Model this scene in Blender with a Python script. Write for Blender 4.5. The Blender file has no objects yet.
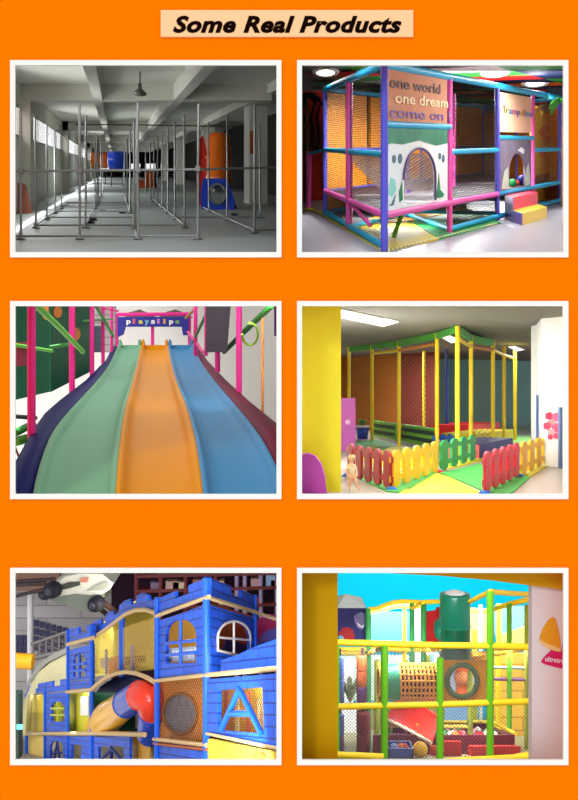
import bpy, bmesh, math, random
from mathutils import Vector, Matrix
from mathutils.geometry import tessellate_polygon
random.seed(4)
V = Vector
C = bpy.context.scene.collection
# ------------------------------------------------------------------ camera: looks level at an orange wall with six openings
F, CX, CY, D, H0 = 900.0, 289.0, 400.0, 20.0, 9.0
def at(px, py, Y):                                   # the point seen at (px, py) that stands Y metres away
    return V(((px - CX) / F * Y, Y, H0 + (CY - py) / F * Y))

# ------------------------------------------------------------------ materials
def lin(c):
    out = []
    for x in c[:3]:
        x = x / 255.0
        out.append(x / 12.92 if x <= .04045 else ((x + .055) / 1.055) ** 2.4)
    return (*out, 1)
MATS = {}
def mat(name, rgb, rough=.55, metal=0.0, spec=.3, var=.06, scale=3.0, bump=0.0, emit=0.0, coat=0.0):
    if name in MATS: return MATS[name]
    m = bpy.data.materials.new(name); m.use_nodes = True
    nt = m.node_tree; b = nt.nodes['Principled BSDF']
    b.inputs['Roughness'].default_value = rough; b.inputs['Metallic'].default_value = metal
    b.inputs['Specular IOR Level'].default_value = spec
    b.inputs['Coat Weight'].default_value = coat
    tc = nt.nodes.new('ShaderNodeTexCoord'); nz = nt.nodes.new('ShaderNodeTexNoise')
    nz.inputs['Scale'].default_value = scale; nz.inputs['Detail'].default_value = 4
    nt.links.new(tc.outputs['Object'], nz.inputs['Vector'])
    mx = nt.nodes.new('ShaderNodeMixRGB')
    c = lin(rgb)
    mx.inputs[1].default_value = tuple(min(1, x * (1 + var)) for x in c[:3]) + (1,)
    mx.inputs[2].default_value = tuple(x * (1 - var) for x in c[:3]) + (1,)
    nt.links.new(nz.outputs['Fac'], mx.inputs[0]); nt.links.new(mx.outputs[0], b.inputs['Base Color'])
    if bump:
        bp = nt.nodes.new('ShaderNodeBump'); bp.inputs['Strength'].default_value = bump; bp.inputs['Distance'].default_value = .05
        nt.links.new(nz.outputs['Fac'], bp.inputs['Height']); nt.links.new(bp.outputs['Normal'], b.inputs['Normal'])
    if emit:
        b.inputs['Emission Color'].default_value = c; b.inputs['Emission Strength'].default_value = emit
    MATS[name] = m
    return m
def brick_mat(name, rgb, mortar, bw=.5, bh=.25, size=.02, rough=.45):
    m = bpy.data.materials.new(name); m.use_nodes = True
    nt = m.node_tree; b = nt.nodes['Principled BSDF']; b.inputs['Roughness'].default_value = rough
    b.inputs['Specular IOR Level'].default_value = .3
    tc = nt.nodes.new('ShaderNodeTexCoord'); br = nt.nodes.new('ShaderNodeTexBrick')
    br.inputs['Scale'].default_value = 1; br.inputs['Brick Width'].default_value = bw; br.inputs['Row Height'].default_value = bh
    br.inputs['Mortar Size'].default_value = size; br.inputs['Mortar Smooth'].default_value = .2
    c = lin(rgb)
    br.inputs['Color1'].default_value = tuple(min(1, x * 1.1) for x in c[:3]) + (1,)
    br.inputs['Color2'].default_value = tuple(x * .88 for x in c[:3]) + (1,)
    br.inputs['Mortar'].default_value = lin(mortar)
    nt.links.new(tc.outputs['UV'], br.inputs['Vector']); nt.links.new(br.outputs['Color'], b.inputs['Base Color'])
    bp = nt.nodes.new('ShaderNodeBump'); bp.inputs['Strength'].default_value = .5; bp.inputs['Distance'].default_value = .04; bp.invert = True
    nt.links.new(br.outputs['Fac'], bp.inputs['Height']); nt.links.new(bp.outputs['Normal'], b.inputs['Normal'])
    MATS[name] = m
    return m
def glass_mat(name, alpha=.12, rgb=(225, 235, 235)):
    m = bpy.data.materials.new(name); m.use_nodes = True
    nt = m.node_tree; nt.nodes.clear()
    o = nt.nodes.new('ShaderNodeOutputMaterial'); mix = nt.nodes.new('ShaderNodeMixShader')
    t = nt.nodes.new('ShaderNodeBsdfTransparent'); p = nt.nodes.new('ShaderNodeBsdfPrincipled')
    p.inputs['Base Color'].default_value = lin(rgb); p.inputs['Roughness'].default_value = .1
    mix.inputs[0].default_value = alpha
    nt.links.new(t.outputs[0], mix.inputs[1]); nt.links.new(p.outputs[0], mix.inputs[2]); nt.links.new(mix.outputs[0], o.inputs[0])
    MATS[name] = m
    return m

# ------------------------------------------------------------------ mesh builder
class MB:
    def __init__(s): s.v = []; s.f = []; s.uv = []; s.sm = []
    def add(s, vs, fs, uv=None, sm=False):
        b = len(s.v); s.v += [V(p) for p in vs]; s.uv += (uv or [(p[0], p[2]) for p in vs])
        s.f += [tuple(b + i for i in f) for f in fs]; s.sm += [sm] * len(fs)
        return s
    def hexa(s, b, t, uvs=None):
        return s.add(list(b) + list(t), [(3, 2, 1, 0), (4, 5, 6, 7), (0, 1, 5, 4), (1, 2, 6, 5), (2, 3, 7, 6), (3, 0, 4, 7)], uvs)
    def obox(s, o, a, b, c):
        o, a, b, c = V(o), V(a), V(b), V(c)
        return s.hexa([o, o + a, o + a + b, o + b], [o + c, o + a + c, o + a + b + c, o + b + c])
    def box(s, c, dx, dy, dz):
        return s.obox(V(c) - V((dx / 2, dy / 2, dz / 2)), (dx, 0, 0), (0, dy, 0), (0, 0, dz))
    def tube(s, pts, r, n=8, cap=True):
        pts = [V(p) for p in pts]; rs = r if isinstance(r, (list, tuple)) else [r] * len(pts)
        rings = []; up = None
        for i, p in enumerate(pts):
            d = ((pts[min(i + 1, len(pts) - 1)] - pts[max(i - 1, 0)])).normalized()
            if up is None:
                up = V((0, 0, 1)) if abs(d.z) < .9 else V((0, 1, 0))
            a = d.cross(up).normalized(); up = a.cross(d).normalized()
            rings.append([p + (a * math.cos(2 * math.pi * k / n) + up * math.sin(2 * math.pi * k / n)) * rs[i] for k in range(n)])
        vs = [q for g in rings for q in g]; fs = []
        for i in range(len(pts) - 1):
            for k in range(n):
                fs.append((i * n + k, i * n + (k + 1) % n, (i + 1) * n + (k + 1) % n, (i + 1) * n + k))
        s.add(vs, fs, None, True)
        if cap:
            s.add(rings[0], [tuple(range(n))]); s.add(rings[-1], [tuple(range(n))])
        return s
    def lathe(s, base, axis, prof, n=20, arc=1.0, stretch=None):
        base = V(base); ax = V(axis).normalized()
        t = V((0, 0, 1)) if abs(ax.z) < .9 else V((1, 0, 0))
        a = ax.cross(t).normalized(); b = ax.cross(a).normalized()
        vs = []; fs = []
        for r, h in prof:
            for k in range(n):
                w = 2 * math.pi * k / n * arc
                vs.append(base + ax * h + (a * math.cos(w) + b * math.sin(w)) * max(r, 1e-4))
        for i in range(len(prof) - 1):
            for k in range(n if arc == 1 else n - 1):
                fs.append((i * n + k, i * n + (k + 1) % n, (i + 1) * n + (k + 1) % n, (i + 1) * n + k))
        return s.add(vs, fs, None, True)
    def sphere(s, c, r, n=14, m=9, sc=(1, 1, 1)):
        c = V(c); vs = []; fs = []
        for i in range(m + 1):
            th = math.pi * i / m
            for k in range(n):
                w = 2 * math.pi * k / n
                vs.append(c + V((math.sin(th) * math.cos(w) * sc[0], math.sin(th) * math.sin(w) * sc[1], math.cos(th) * sc[2])) * r)
        for i in range(m):
            for k in range(n):
                fs.append((i * n + k, i * n + (k + 1) % n, (i + 1) * n + (k + 1) % n, (i + 1) * n + k))
        return s.add(vs, fs, None, True)
    def poly(s, outer, holes, ext, uvf=None):             # flat outline with holes, given thickness by the vector ext
        ext = V(ext); loops = [[V(p) for p in outer]] + [[V(p) for p in h] for h in holes]
        flat = [p for l in loops for p in l]
        nrm = ext.normalized(); t = V((0, 0, 1)) if abs(nrm.z) < .9 else V((1, 0, 0))
        a = nrm.cross(t).normalized(); b = a.cross(nrm)
        l2 = [[V((p.dot(a), p.dot(b), 0)) for p in l] for l in loops]
        tris = tessellate_polygon(l2)
        uvf = uvf or (lambda p: (p.dot(a), p.z))
        n = len(flat)
        vs = flat + [p + ext for p in flat]; uv = [uvf(p) for p in vs]
        fs = [tuple(t3) for t3 in tris] + [tuple(n + i for i in reversed(t3)) for t3 in tris]
        o = 0
        for l in loops:
            m = len(l)
            for i in range(m):
                j = (i + 1) % m
                fs.append((o + i, o + j, n + o + j, n + o + i))
            o += m
        return s.add(vs, fs, uv)
    def grid(s, rows, thick=None, sm=True):
        nr, nc = len(rows), len(rows[0]); vs = [V(p) for r in rows for p in r]
        fs = [(i * nc + j, i * nc + j + 1, (i + 1) * nc + j + 1, (i + 1) * nc + j) for i in range(nr - 1) for j in range(nc - 1)]
        s.add(vs, fs, None, sm)
        if thick is not None:
            t = V(thick); s.add([p + t for p in vs], [tuple(reversed(f)) for f in fs], None, sm)
            rim = [j for j in range(nc)] + [i * nc + nc - 1 for i in range(1, nr)] + [(nr - 1) * nc + j for j in range(nc - 2, -1, -1)] + [i * nc for i in range(nr - 2, 0, -1)]
            ring = [vs[i] for i in rim] + [vs[i] + t for i in rim]; m = len(rim)
            s.add(ring, [(i, (i + 1) % m, m + (i + 1) % m, m + i) for i in range(m)])
        return s
    def net(s, bl, br, tr, tl, pitch, w, diag=True):      # strands of a net stretched over a four-cornered field
        bl, br, tr, tl = V(bl), V(br), V(tr), V(tl)
        lu = ((br - bl).length + (tr - tl).length) / 2; lv = ((tl - bl).length + (tr - br).length) / 2
        nu, nv = max(2, round(lu / pitch)), max(2, round(lv / pitch))
        P = lambda a, b: (bl * (1 - a) + br * a) * (1 - b) + (tl * (1 - a) + tr * a) * b
        nrm = (br - bl).cross(tl - bl).normalized()
        segs = []
        if diag:
            for k in range(-nv + 1, nu):
                t0, t1 = max(0, -k), min(nv, nu - k)
                if t1 > t0:
                    segs.append((P((t0 + k) / nu, t0 / nv), P((t1 + k) / nu, t1 / nv)))
                    segs.append((P(1 - (t0 + k) / nu, t0 / nv), P(1 - (t1 + k) / nu, t1 / nv)))
        else:
            segs += [(P(k / nu, 0), P(k / nu, 1)) for k in range(nu + 1)] + [(P(0, k / nv), P(1, k / nv)) for k in range(nv + 1)]
        for p, q in segs:
            d = (q - p).normalized(); e = d.cross(nrm) * (w / 2); g = nrm * (w / 2)
            s.add([p + e, p - e * .5 + g, p - e * .5 - g, q + e, q - e * .5 + g, q - e * .5 - g], [(0, 1, 4, 3), (1, 2, 5, 4), (2, 0, 3, 5)])
        return s
    def text(s, string, o, ux, uz, size, bold=0.0, shear=0.0, ext=.02, width=None, space=1.0):   # raised lettering in the plane of ux, uz
        cu = bpy.data.curves.new('t', 'FONT'); cu.body = string; cu.size = 1; cu.offset = bold; cu.shear = shear
        cu.extrude = 0; cu.space_character = space; cu.resolution_u = 3
        ob = bpy.data.objects.new('t', cu); C.objects.link(ob)
        bpy.context.view_layer.update()
        me = bpy.data.meshes.new_from_object(ob.evaluated_get(bpy.context.evaluated_depsgraph_get()))
        ux, uz, o = V(ux).normalized(), V(uz).normalized(), V(o)
        n = ux.cross(uz).normalized()
        xs = [p.co.x for p in me.vertices] or [0, 1]; x0, x1 = min(xs), max(xs)
        sx = size if width is None else width / (x1 - x0)
        m = lambda p, e: o + ux * ((p.x - x0) * sx) + uz * (p.y * size) + n * e
        nv = len(me.vertices)
        vs = [m(p.co, ext) for p in me.vertices] + [m(p.co, 0) for p in me.vertices]
        fs = [tuple(f.vertices) for f in me.polygons]; ec = {}
        for f in me.polygons:
            for e in f.edge_keys: ec[e] = ec.get(e, 0) + 1
        fs += [(a, b, b + nv, a + nv) for (a, b), c in ec.items() if c == 1]
        s.add(vs, fs)
        bpy.data.objects.remove(ob); bpy.data.curves.remove(cu); bpy.data.meshes.remove(me)
        return s
    def build(s, name, m, parent=None, base=None):
        off = V((0, 0, 0)); q = parent
        if parent is None:
            if base is None:
                lo = [min(p[i] for p in s.v) for i in range(3)]; hi = [max(p[i] for p in s.v) for i in range(3)]
                base = V(((lo[0] + hi[0]) / 2, (lo[1] + hi[1]) / 2, lo[2]))
            off = V(base)
        else:
            while q is not None: off += q.location; q = q.parent
        me = bpy.data.meshes.new(name)
        me.from_pydata([p - off for p in s.v], [], s.f)
        ul = me.uv_layers.new(name='UVMap')
        for l in me.loops: ul.data[l.index].uv = s.uv[l.vertex_index]
        for p, sm in zip(me.polygons, s.sm): p.use_smooth = sm
        bm = bmesh.new(); bm.from_mesh(me); bmesh.ops.recalc_face_normals(bm, faces=bm.faces); bm.to_mesh(me); bm.free()
        if m is not None: me.materials.append(m)
        o = bpy.data.objects.new(name, me); C.objects.link(o)
        if parent is None: o.location = off
        else: o.parent = parent
        return o
def thing(name, label, cat, loc, group=None):
    o = bpy.data.objects.new(name, None); C.objects.link(o); o.location = V(loc); o.empty_display_size = .2
    return tag(o, label, cat, group)
def tag(o, label, cat, group=None, kind=None):
    o['label'] = label; o['category'] = cat
    if group: o['group'] = group
    if kind: o['kind'] = kind
    return o
def part(o, label): o['label'] = label; return o
def struct(o): o['kind'] = 'structure'; return o

# ------------------------------------------------------------------ a room behind one opening: eye line, ramped floor, upright planes
class Room:
    def __init__(s, ox, oy, sc, vx, vy, yf, Yf):
        s.ox, s.oy, s.sc, s.vx, s.vy = ox, oy, sc, vx, vy
        s.h = (yf - vy) / sc / F * Yf
    def px(s, x, y): return x / s.sc + s.ox, y / s.sc + s.oy
    def at(s, x, y, Y): return at(*s.px(x, y), Y)
    def lev(s, p, Z):                              # height Z against the eye line, over plan point p
        return V((p[0], p[1], H0 + (CY - s.px(0, s.vy)[1]) / F * p[1] + Z))
    def P(s, X, Y, Z): return s.lev(((s.px(s.vx, 0)[0] - CX) / F * Y + X, Y), Z)
    def fl(s, x, y, Z=None):                       # point of the floor (or of the level Z) seen at x, y
        Z = -s.h if Z is None else Z
        return s.at(x, y, -Z * F / ((y - s.vy) / s.sc))
    def top(s, base, y):                           # the point over base that is seen at height y
        return V((base.x, base.y, H0 + (CY - s.px(0, y)[1]) / F * base.y))
    def pbox(s, mb, X0, X1, Y0, Y1, Z0, Z1):
        return mb.hexa([s.P(X0, Y0, Z0), s.P(X1, Y0, Z0), s.P(X1, Y1, Z0), s.P(X0, Y1, Z0)],
                       [s.P(X0, Y0, Z1), s.P(X1, Y0, Z1), s.P(X1, Y1, Z1), s.P(X0, Y1, Z1)])
def fan(R, Z, pxl, pxr, Y0, Y1, th):                # a level slab that widens with the room it belongs to
    q = [R.lev(((px - CX) / F * Y, Y), Z) for px, Y in ((pxl, Y0), (pxr, Y0), (pxr, Y1), (pxl, Y1))]
    return MB().hexa(q, [p + V((0, 0, th)) for p in q])
def backwall(R, Y, pxl, pxr, Z0, h, th=.3):
    a = R.lev(((pxl - CX) / F * Y, Y), Z0); b_ = R.lev(((pxr - CX) / F * Y, Y), Z0)
    return MB().obox(a, b_ - a, (0, th, 0), (0, 0, h))
class Plane:                                       # an upright plane through two plan points
    def __init__(s, R, a, b):
        s.R = R; s.a = V((a[0], a[1], 0)); s.b = V((b[0], b[1], 0)); d = (s.b - s.a).normalized()
        s.rk = (CY - R.px(0, R.vy)[1]) / F; s.d = d; s.n = V((-d.y, d.x, 0))
        if s.n.y < 0: s.n = -s.n                   # away from the viewer
    def pt(s, x, y, off=0.0):
        px, py = s.R.px(x, y); r = V(((px - CX) / F, 1, (CY - py) / F)); q = s.a + s.n * off
        t = q.dot(s.n) / V((r.x, r.y, 0)).dot(s.n)
        return V((r.x * t, t, H0 + r.z * t))
    def lev(s, x, Z, off=0.0): return s.R.lev(s.pt(x, s.R.vy, off), Z)
    def panel(s, mb, outer, holes=(), th=.1, off=0.0):
        uvf = lambda p: (V((p.x, p.y, 0)).dot(s.d), p.z - s.rk * p.y)
        return mb.poly([s.pt(*q, off) for q in outer], [[s.pt(*q, off) for q in h] for h in holes], s.n * th, uvf)
    def panelZ(s, mb, outer, holes=(), th=.1, off=0.0):   # corners given as (x seen, level)
        uvf = lambda p: (V((p.x, p.y, 0)).dot(s.d), p.z)
        return mb.poly([s.lev(*q, off) for q in outer], [[s.lev(*q, off) for q in h] for h in holes], s.n * th, uvf)
def plane_px(R, xa, Ya, xb, Yb):
    a = R.at(xa, R.vy, Ya); b = R.at(xb, R.vy, Yb)
    return Plane(R, a, b)
def arch(x0, x1, yb, yt, n=10, flip=1):               # outline of a round-headed opening; yt is the crown
    r = (x1 - x0) / 2; c = (x0 + x1) / 2; sp = yt + flip * min(r, abs(yb - yt) * .55); k = abs(sp - yt)
    return [(x0, yb), (x1, yb)] + [(c + r * math.cos(math.pi * i / n), sp - flip * k * math.sin(math.pi * i / n)) for i in range(n + 1)]
def ell(cx, cy, rx, ry, n=24): return [(cx + rx * math.cos(2 * math.pi * i / n), cy + ry * math.sin(2 * math.pi * i / n)) for i in range(n)]

white = mat('white_paint', (250, 250, 246), .6, var=.01)
steel = mat('galvanised_steel', (150, 154, 154), .4, metal=.5, var=.08)
# ================================================================== orange wall with six framed openings and a title board
orange = mat('orange_wall', (246, 120, 0), .9, spec=0.0, var=.02, scale=.15)
frame_w = mat('frame_white', (243, 242, 236), .7, spec=0.1, var=.01)
XC = [-500, 15, 276.5, 302, 563.5, 1080]; YC = [-400, 65, 252, 306, 494, 573, 760, 1200]
b = MB()
for j in range(7):
    for i in range(5):
        if j % 2 == 1 and i % 2 == 1: continue
        a, e, c, d = at(XC[i], YC[j + 1], D), at(XC[i + 1], YC[j + 1], D), at(XC[i + 1], YC[j], D), at(XC[i], YC[j], D)
        t = V((0, .04, 0))
        b.hexa([a, e, e + t, a + t], [d, c, c + t, d + t])
struct(b.build('wall_front', orange))
for nm, ya, yb, c in (('wall_partition_upper', 296, 512, (236, 232, 226)), ('wall_partition_lower', 566, 790, (150, 140, 146))):
    q = lambda py, Y: at(289, py, Y); e = V((.04, 0, 0)); b = MB()
    b.hexa([q(yb, 20.06) - e, q(yb, 20.06) + e, q(yb, 92) + e, q(yb, 92) - e], [q(ya, 20.06) - e, q(ya, 20.06) + e, q(ya, 92) + e, q(ya, 92) - e]); struct(b.build(nm, mat(nm, c, .8, spec=.1)))
OPEN = [(15, 65, 276.5, 252), (302, 65, 563.5, 252), (15, 306, 276.5, 494), (302, 306, 563.5, 494), (15, 573, 276.5, 760), (302, 573, 563.5, 760)]
for k, (x0, y0, x1, y1) in enumerate(OPEN):
    b = MB(); yf = D - .06
    for r in ((x0 - 5, y0 - 5, x1 + 5, y0), (x0 - 5, y1, x1 + 5, y1 + 5.2), (x0 - 5, y0, x0, y1), (x1, y0, x1 + 5, y1)):
        p = at(r[0], r[3], yf); q = at(r[2], r[1], yf)
        b.obox(p, (q.x - p.x, 0, 0), (0, .06, 0), (0, 0, q.z - p.z))
    struct(b.build('window_%d' % (k + 1), frame_w))
t = thing('title_sign', 'pale peach title board with black slanted lettering, mounted high on the orange wall', 'sign', at(287, 37.5, D))
p = at(161, 37.5, D); q = at(413, 11, D)
MB().obox(p - V((0, .052, 0)), (q.x - p.x, 0, 0), (0, .05, 0), (0, 0, q.z - p.z)).build('board', mat('peach_board', (250, 202, 152), .8, spec=0, var=.03), t)
p = at(173, 32, D - .05); w = (401 - 173) / F * D
part(MB().text('Some Real Products', p, (1, 0, 0), (0, 0, 1), .49, bold=.04, shear=.28, ext=.012, width=w, space=1.06).build('lettering', mat('black_print', (22, 8, 4), .8, spec=0, var=0), t), 'bold black slanted lettering')
# ================================================================== opening 1: concrete hall with a grid of steel pipes
R = Room(0, 50, 1.993, 229, 235, 403, 20.35)
H = R.h
conc = mat('grey_concrete', (212, 211, 200), .85, spec=.1, var=.05, scale=.6)
concfl = mat('grey_screed', (158, 165, 164), .5, spec=.3, var=.1, scale=.5)
YE = 190
def trap(b, X0, Z0, Z1):
    k = .1925; q = lambda Z: [R.P(X0, 20.1, Z), R.P(k * 20.1, 20.1, Z), R.P(11, 11 / k, Z), R.P(11, YE, Z), R.P(X0, YE, Z)]
    lo, hi = q(Z0), q(Z1); return b.add(lo + hi, [(4, 3, 2, 1, 0), (5, 6, 7, 8, 9)] + [(i, (i + 1) % 5, 5 + (i + 1) % 5, 5 + i) for i in range(5)])
b = trap(MB(), -4.4, -H - .15, -H); struct(b.build('floor_hall', concfl))
b = trap(MB(), -4.26, 3.75, 3.95)
R.pbox(b, -.95, -.56, 20.2, YE, 3.0, 3.75); R.pbox(b, 2.62, 3.05, 20.2, YE, 3.0, 3.75); R.pbox(b, 6.8, 7.5, 39, YE, 3.3, 3.75); b.hexa([R.P(6.8, 35.4, 3.3), R.P(6.81, 35.4, 3.3), R.P(7.5, 39, 3.3), R.P(6.8, 39, 3.3)], [R.P(6.8, 35.4, 3.75), R.P(6.81, 35.4, 3.75), R.P(7.5, 39, 3.75), R.P(6.8, 39, 3.75)])
BAYS = [40.2, 72.5, 104, 136, 168]
for Y in BAYS: R.pbox(b, -4.2, 7.0, Y, Y + 1.3, 3.02, 3.75)
struct(b.build('ceiling_hall', conc))
b = MB(); R.pbox(b, -4.26, -4.2, 20.2, YE, -H, 1.36); R.pbox(b, -4.26, -4.2, 20.2, YE, 2.7, 3.75)
for Y in [20.2] + BAYS: R.pbox(b, -4.4, -3.78 if Y > 30 else -4.2, Y, Y + 1.5, -H, 3.75)
struct(b.build('wall_hall_side', conc))
gl = glass_mat('window_glass', .08)
b2 = [22] + [y + 1.5 for y in BAYS] + [YE]
for i in range(len(b2) - 1):
    y0, y1 = b2[i], (BAYS + [YE])[i]
    b = MB(); n = 4
    for k in range(n + 1):
        y = y0 + (y1 - y0) * k / n; R.pbox(b, -4.25, -4.21, y - .1, y + .1, 1.36, 2.7)
    R.pbox(b, -4.25, -4.21, y0, y1, 1.36, 1.44); R.pbox(b, -4.25, -4.21, y0, y1, 2.62, 2.7)
    w = struct(b.build('window_hall_%d' % (i + 1), mat('window_alu', (150, 152, 150), .5)))
    b = MB(); R.pbox(b, -4.235, -4.225, y0, y1, 1.4, 2.66); b.build('pane', gl, w)
dark = mat('wall_painted_gloom', (44, 42, 38), .9, spec=.05)  # these walls stand unlit: their gloom is put into the dark colour
b = MB(); R.pbox(b, -4.3, 11, YE, YE + 1, -H, -.3); R.pbox(b, -4.3, 11, YE, YE + 1, .9, 3.9)
for x in (-4.3, -1, 2.2, 5.4, 8.6): R.pbox(b, x, x + 1.1, YE, YE + 1, -.3, .9)
struct(b.build('wall_hall_back', dark))
b = MB(); R.pbox(b, 11, 11.2, 57.2, YE, -H, 3.9); k_ = .1925; b.hexa([R.P(k_ * 20.1, 20.1, -H), R.P(k_ * 20.1 + .05, 20.1, -H), R.P(11.05, 57.2, -H), R.P(11, 57.2, -H)], [R.P(k_ * 20.1, 20.1, 3.9), R.P(k_ * 20.1 + .05, 20.1, 3.9), R.P(11.05, 57.2, 3.9), R.P(11, 57.2, 3.9)]); struct(b.build('wall_hall_far_side', dark))
for k, Y in enumerate((47.5, 72.5, 104, 136)):
    c = MB(); R.pbox(c, 7.1, 8.05, Y, Y + 2, -H, 3.3); c = struct(c.build('wall_column_%d' % (k + 1), conc))
    if k == 0:
        b = MB(); R.pbox(b, 7.12, 7.33, Y - .03, Y, -.1 + .85, 1.95); part(b.build('sticker', mat('orange_paper', (190, 104, 62), .8), c), 'faded orange paper notice')
# pipe frame
fr = thing('pipe_scaffold', 'unfinished grid of upright galvanised steel pipes standing across the hall floor', 'scaffold', R.P(.6, 32, -H))
Y0 = 23.85; st = .19 * Y0
LX = {0: -2.49, 1: -.93, 2: .62, 3: 2.2, 4: 4.05, 5: 5.5}
poles = [(0, 0, 1.62), (0, 1, 1.6), (0, 2, 1.62), (0, 3, 1.6), (0, 4, 1.55), (1, 0, 1.7), (1, 1, 1.65), (1, 4, 1.6), (1, 5, 1.6), (1, 6, 1.6), (1, 8, 1.5), (1, 10, 1.5),
         (2, 0, 1.72), (2, .25, 1.3), (2, 1, 1.55), (2, 3, 1.6), (2, 5, 1.5), (2, 8, 1.5), (3, 0, 1.7), (3, 1, 1.66), (3, 2, 1.68), (3, 3, 1.7), (3, 4, 1.72), (3, 5, 1.7), (3, 6, 1.6), (3, 7, 1.6), (3, 9, 1.6),
         (4, .5, 1.86), (4, 1.9, 1.92), (4, 3.3, 1.95), (4, 4.3, 1.9), (5, 2.25, 1.7), (5, 4.6, 1.5)]
for L, k, zt in poles:
    X, Y = LX[L], Y0 + k * st; dx = random.uniform(-.03, .03)
    pl = MB().tube([R.P(X, Y, -H), R.P(X + dx, Y, zt)], .034, 8).build('pole', steel, fr)
    MB().lathe(R.P(X, Y, -H), (0, 0, 1), [(0, .0), (.12, 0), (.12, .03), (.06, .05), (.06, .16), (.04, .16)], 10).build('foot_clamp', steel, pl)
def rail(a, b_, r=.032): return MB().tube([a, b_], r, 6).build('rail', steel, fr)
zb = -H + .1
rail(R.P(-4.1, Y0, zb), R.P(2.2, Y0, zb)); rail(R.P(-2.49, Y0 + st, zb), R.P(2.2, Y0 + st, zb))
for k in (2, 3, 4, 5): rail(R.P(-2.49, Y0 + k * st, zb), R.P(.62, Y0 + k * st, zb))
rail(R.P(2.2, Y0 + 2 * st, zb), R.P(5.5, Y0 + 2 * st, zb)); rail(R.P(2.2, Y0 + 4 * st, zb), R.P(5.5, Y0 + 4 * st, zb)); rail(R.P(4.05, Y0 + .5 * st, zb), R.P(4.9, Y0 + .55 * st, zb))
for L, k0, k1 in ((0, 1, 5), (1, 1, 9), (3, 1, 6), (4, .5, 4.3), (2, 3, 8)): rail(R.P(LX[L], Y0 + k0 * st, zb), R.P(LX[L], Y0 + k1 * st, zb))
rail(R.P(-4.15, Y0, -.11), R.P(2.2, Y0, -.04), .034); rail(R.P(2.2, Y0, -.04), R.P(4.9, Y0 + .5 * st, .02), .03)
for L in range(4):
    MB().box(R.P(LX[L], Y0 - .03, -.09 + .02 * L), .13, .13, .13).build('clamp', steel, fr)
b = MB().tube([R.P(-1.9, 44, 2.12), R.P(1, 44, 2.1), R.P(6.4, 47, 2.15)], .035, 5); tag(b.build('wire', mat('dark_wire', (92, 92, 88), .6)), 'thin dark wire strung high across the hall between walls', 'wire')
# pendant lamp
Yl = 35; p0 = R.at(279, 46, Yl)
t = thing('pendant_lamp', 'small metal pendant lamp on a rod under the concrete ceiling', 'lamp', R.P(0, 0, 0) * 0 + V((p0.x, Yl, p0.z)))
lm = mat('lamp_metal', (112, 112, 104), .4, metal=.3)
top = R.top(p0, 40); top.z = R.lev(p0, 3.75).z
MB().tube([R.top(p0, 76), top], .03, 6).build('rod', lm, t)
MB().lathe(R.top(p0, 88), (0, 0, 1), [(.02, -.02), (.26, 0), (.24, .06), (.08, .22), (.07, .4), (.0, .42)], 16).build('lamp_shade', lm, t)
# pieces waiting to be mounted
pb, po, pr, py_ = (mat('plastic_blue', (22, 62, 190), .3, coat=.2), mat('plastic_orange', (236, 112, 22), .3, coat=.2), mat('plastic_red', (214, 44, 32), .3, coat=.2), mat('plastic_yellow', (240, 172, 20), .3, coat=.2))
q = R.fl(432, 318); c = q + V((0, .9, 0)); s = q.y / F / R.sc
t = thing('climbing_module', 'blue plastic climbing module with a round porthole, under the upright orange tube', 'play module', c)
Z = lambda y: R.top(q, y).z - q.z
hb = Z(256)
pf = Plane(R, (0, q.y), (1, q.y))
b = MB(); pf.panel(b, [(402, 318), (466, 318), (468, 300), (452, 256), (404, 256), (399, 290)], [ell(434, 287, 15, 19)], .12)
b.build('front_panel', pb, t)
b = MB(); pf.panel(b, [(402, 318), (464, 318), (466, 300), (450, 258), (404, 258), (400, 290)], [ell(434, 287, 14, 18)], .1, 1.75); b.build('back_panel', pb, t)
b = MB(); pf.panel(b, [(402, 318), (408, 318), (410, 258), (404, 258), (399, 290)], [], 1.65, .12); pf.panel(b, [(460, 318), (466, 318), (468, 300), (452, 258), (448, 258), (462, 300)], [], 1.65, .12)
pf.panel(b, [(404, 256), (452, 256), (452, 259), (404, 259)], [], 1.65, .12); b.build('side_panel', pb, t)
ring = [pf.pt(x, y, -.04) for x, y in ell(434, 287, 16, 20)]
MB().tube(ring + [ring[0]], .05, 6, False).build('porthole_rim', mat('grey_rim', (126, 132, 130), .5), t)
ax = V((c.x + .03, c.y, c.z + hb)); ht = Z(156) - hb
t = thing('tube_section', 'tall orange plastic tube section standing on the blue climbing module', 'slide tube', ax)
MB().lathe(ax, (0, 0, 1), [(.3, 0), (.56, .0), (.6, .1), (.6, .35), (.57, .37), (.57, ht - .3), (.5, ht - .08), (.35, ht), (.0, ht)], 24).build('tube_body', po, t)
MB().lathe(ax + V((0, 0, ht * .5)), (0, 0, 1), [(.57, 0), (.63, 0), (.63, .09), (.57, .09)], 24).build('flange', po, t)
q2 = R.fl(402, 312); rr = .34
t = thing('slide_chute_section', 'narrow red plastic curved panel leaning beside the orange tube', 'slide part', q2)
b = MB(); rows = []
for i in range(13):
    y = 312 - (312 - 168) * i / 12; w = 9 * math.sin(math.pi * (.5 + .5 * (i / 12) ** 3)) + 2.2
    rows.append([R.top(q2, y) + V((x * q2.y / F / R.sc, .35 * math.cos(x / 12), 0)) for x in (-w, -w * .5, 0, w * .5, w)])
b.grid(rows, (0, .1, 0)); b.build('chute_body', pr, t)
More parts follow.
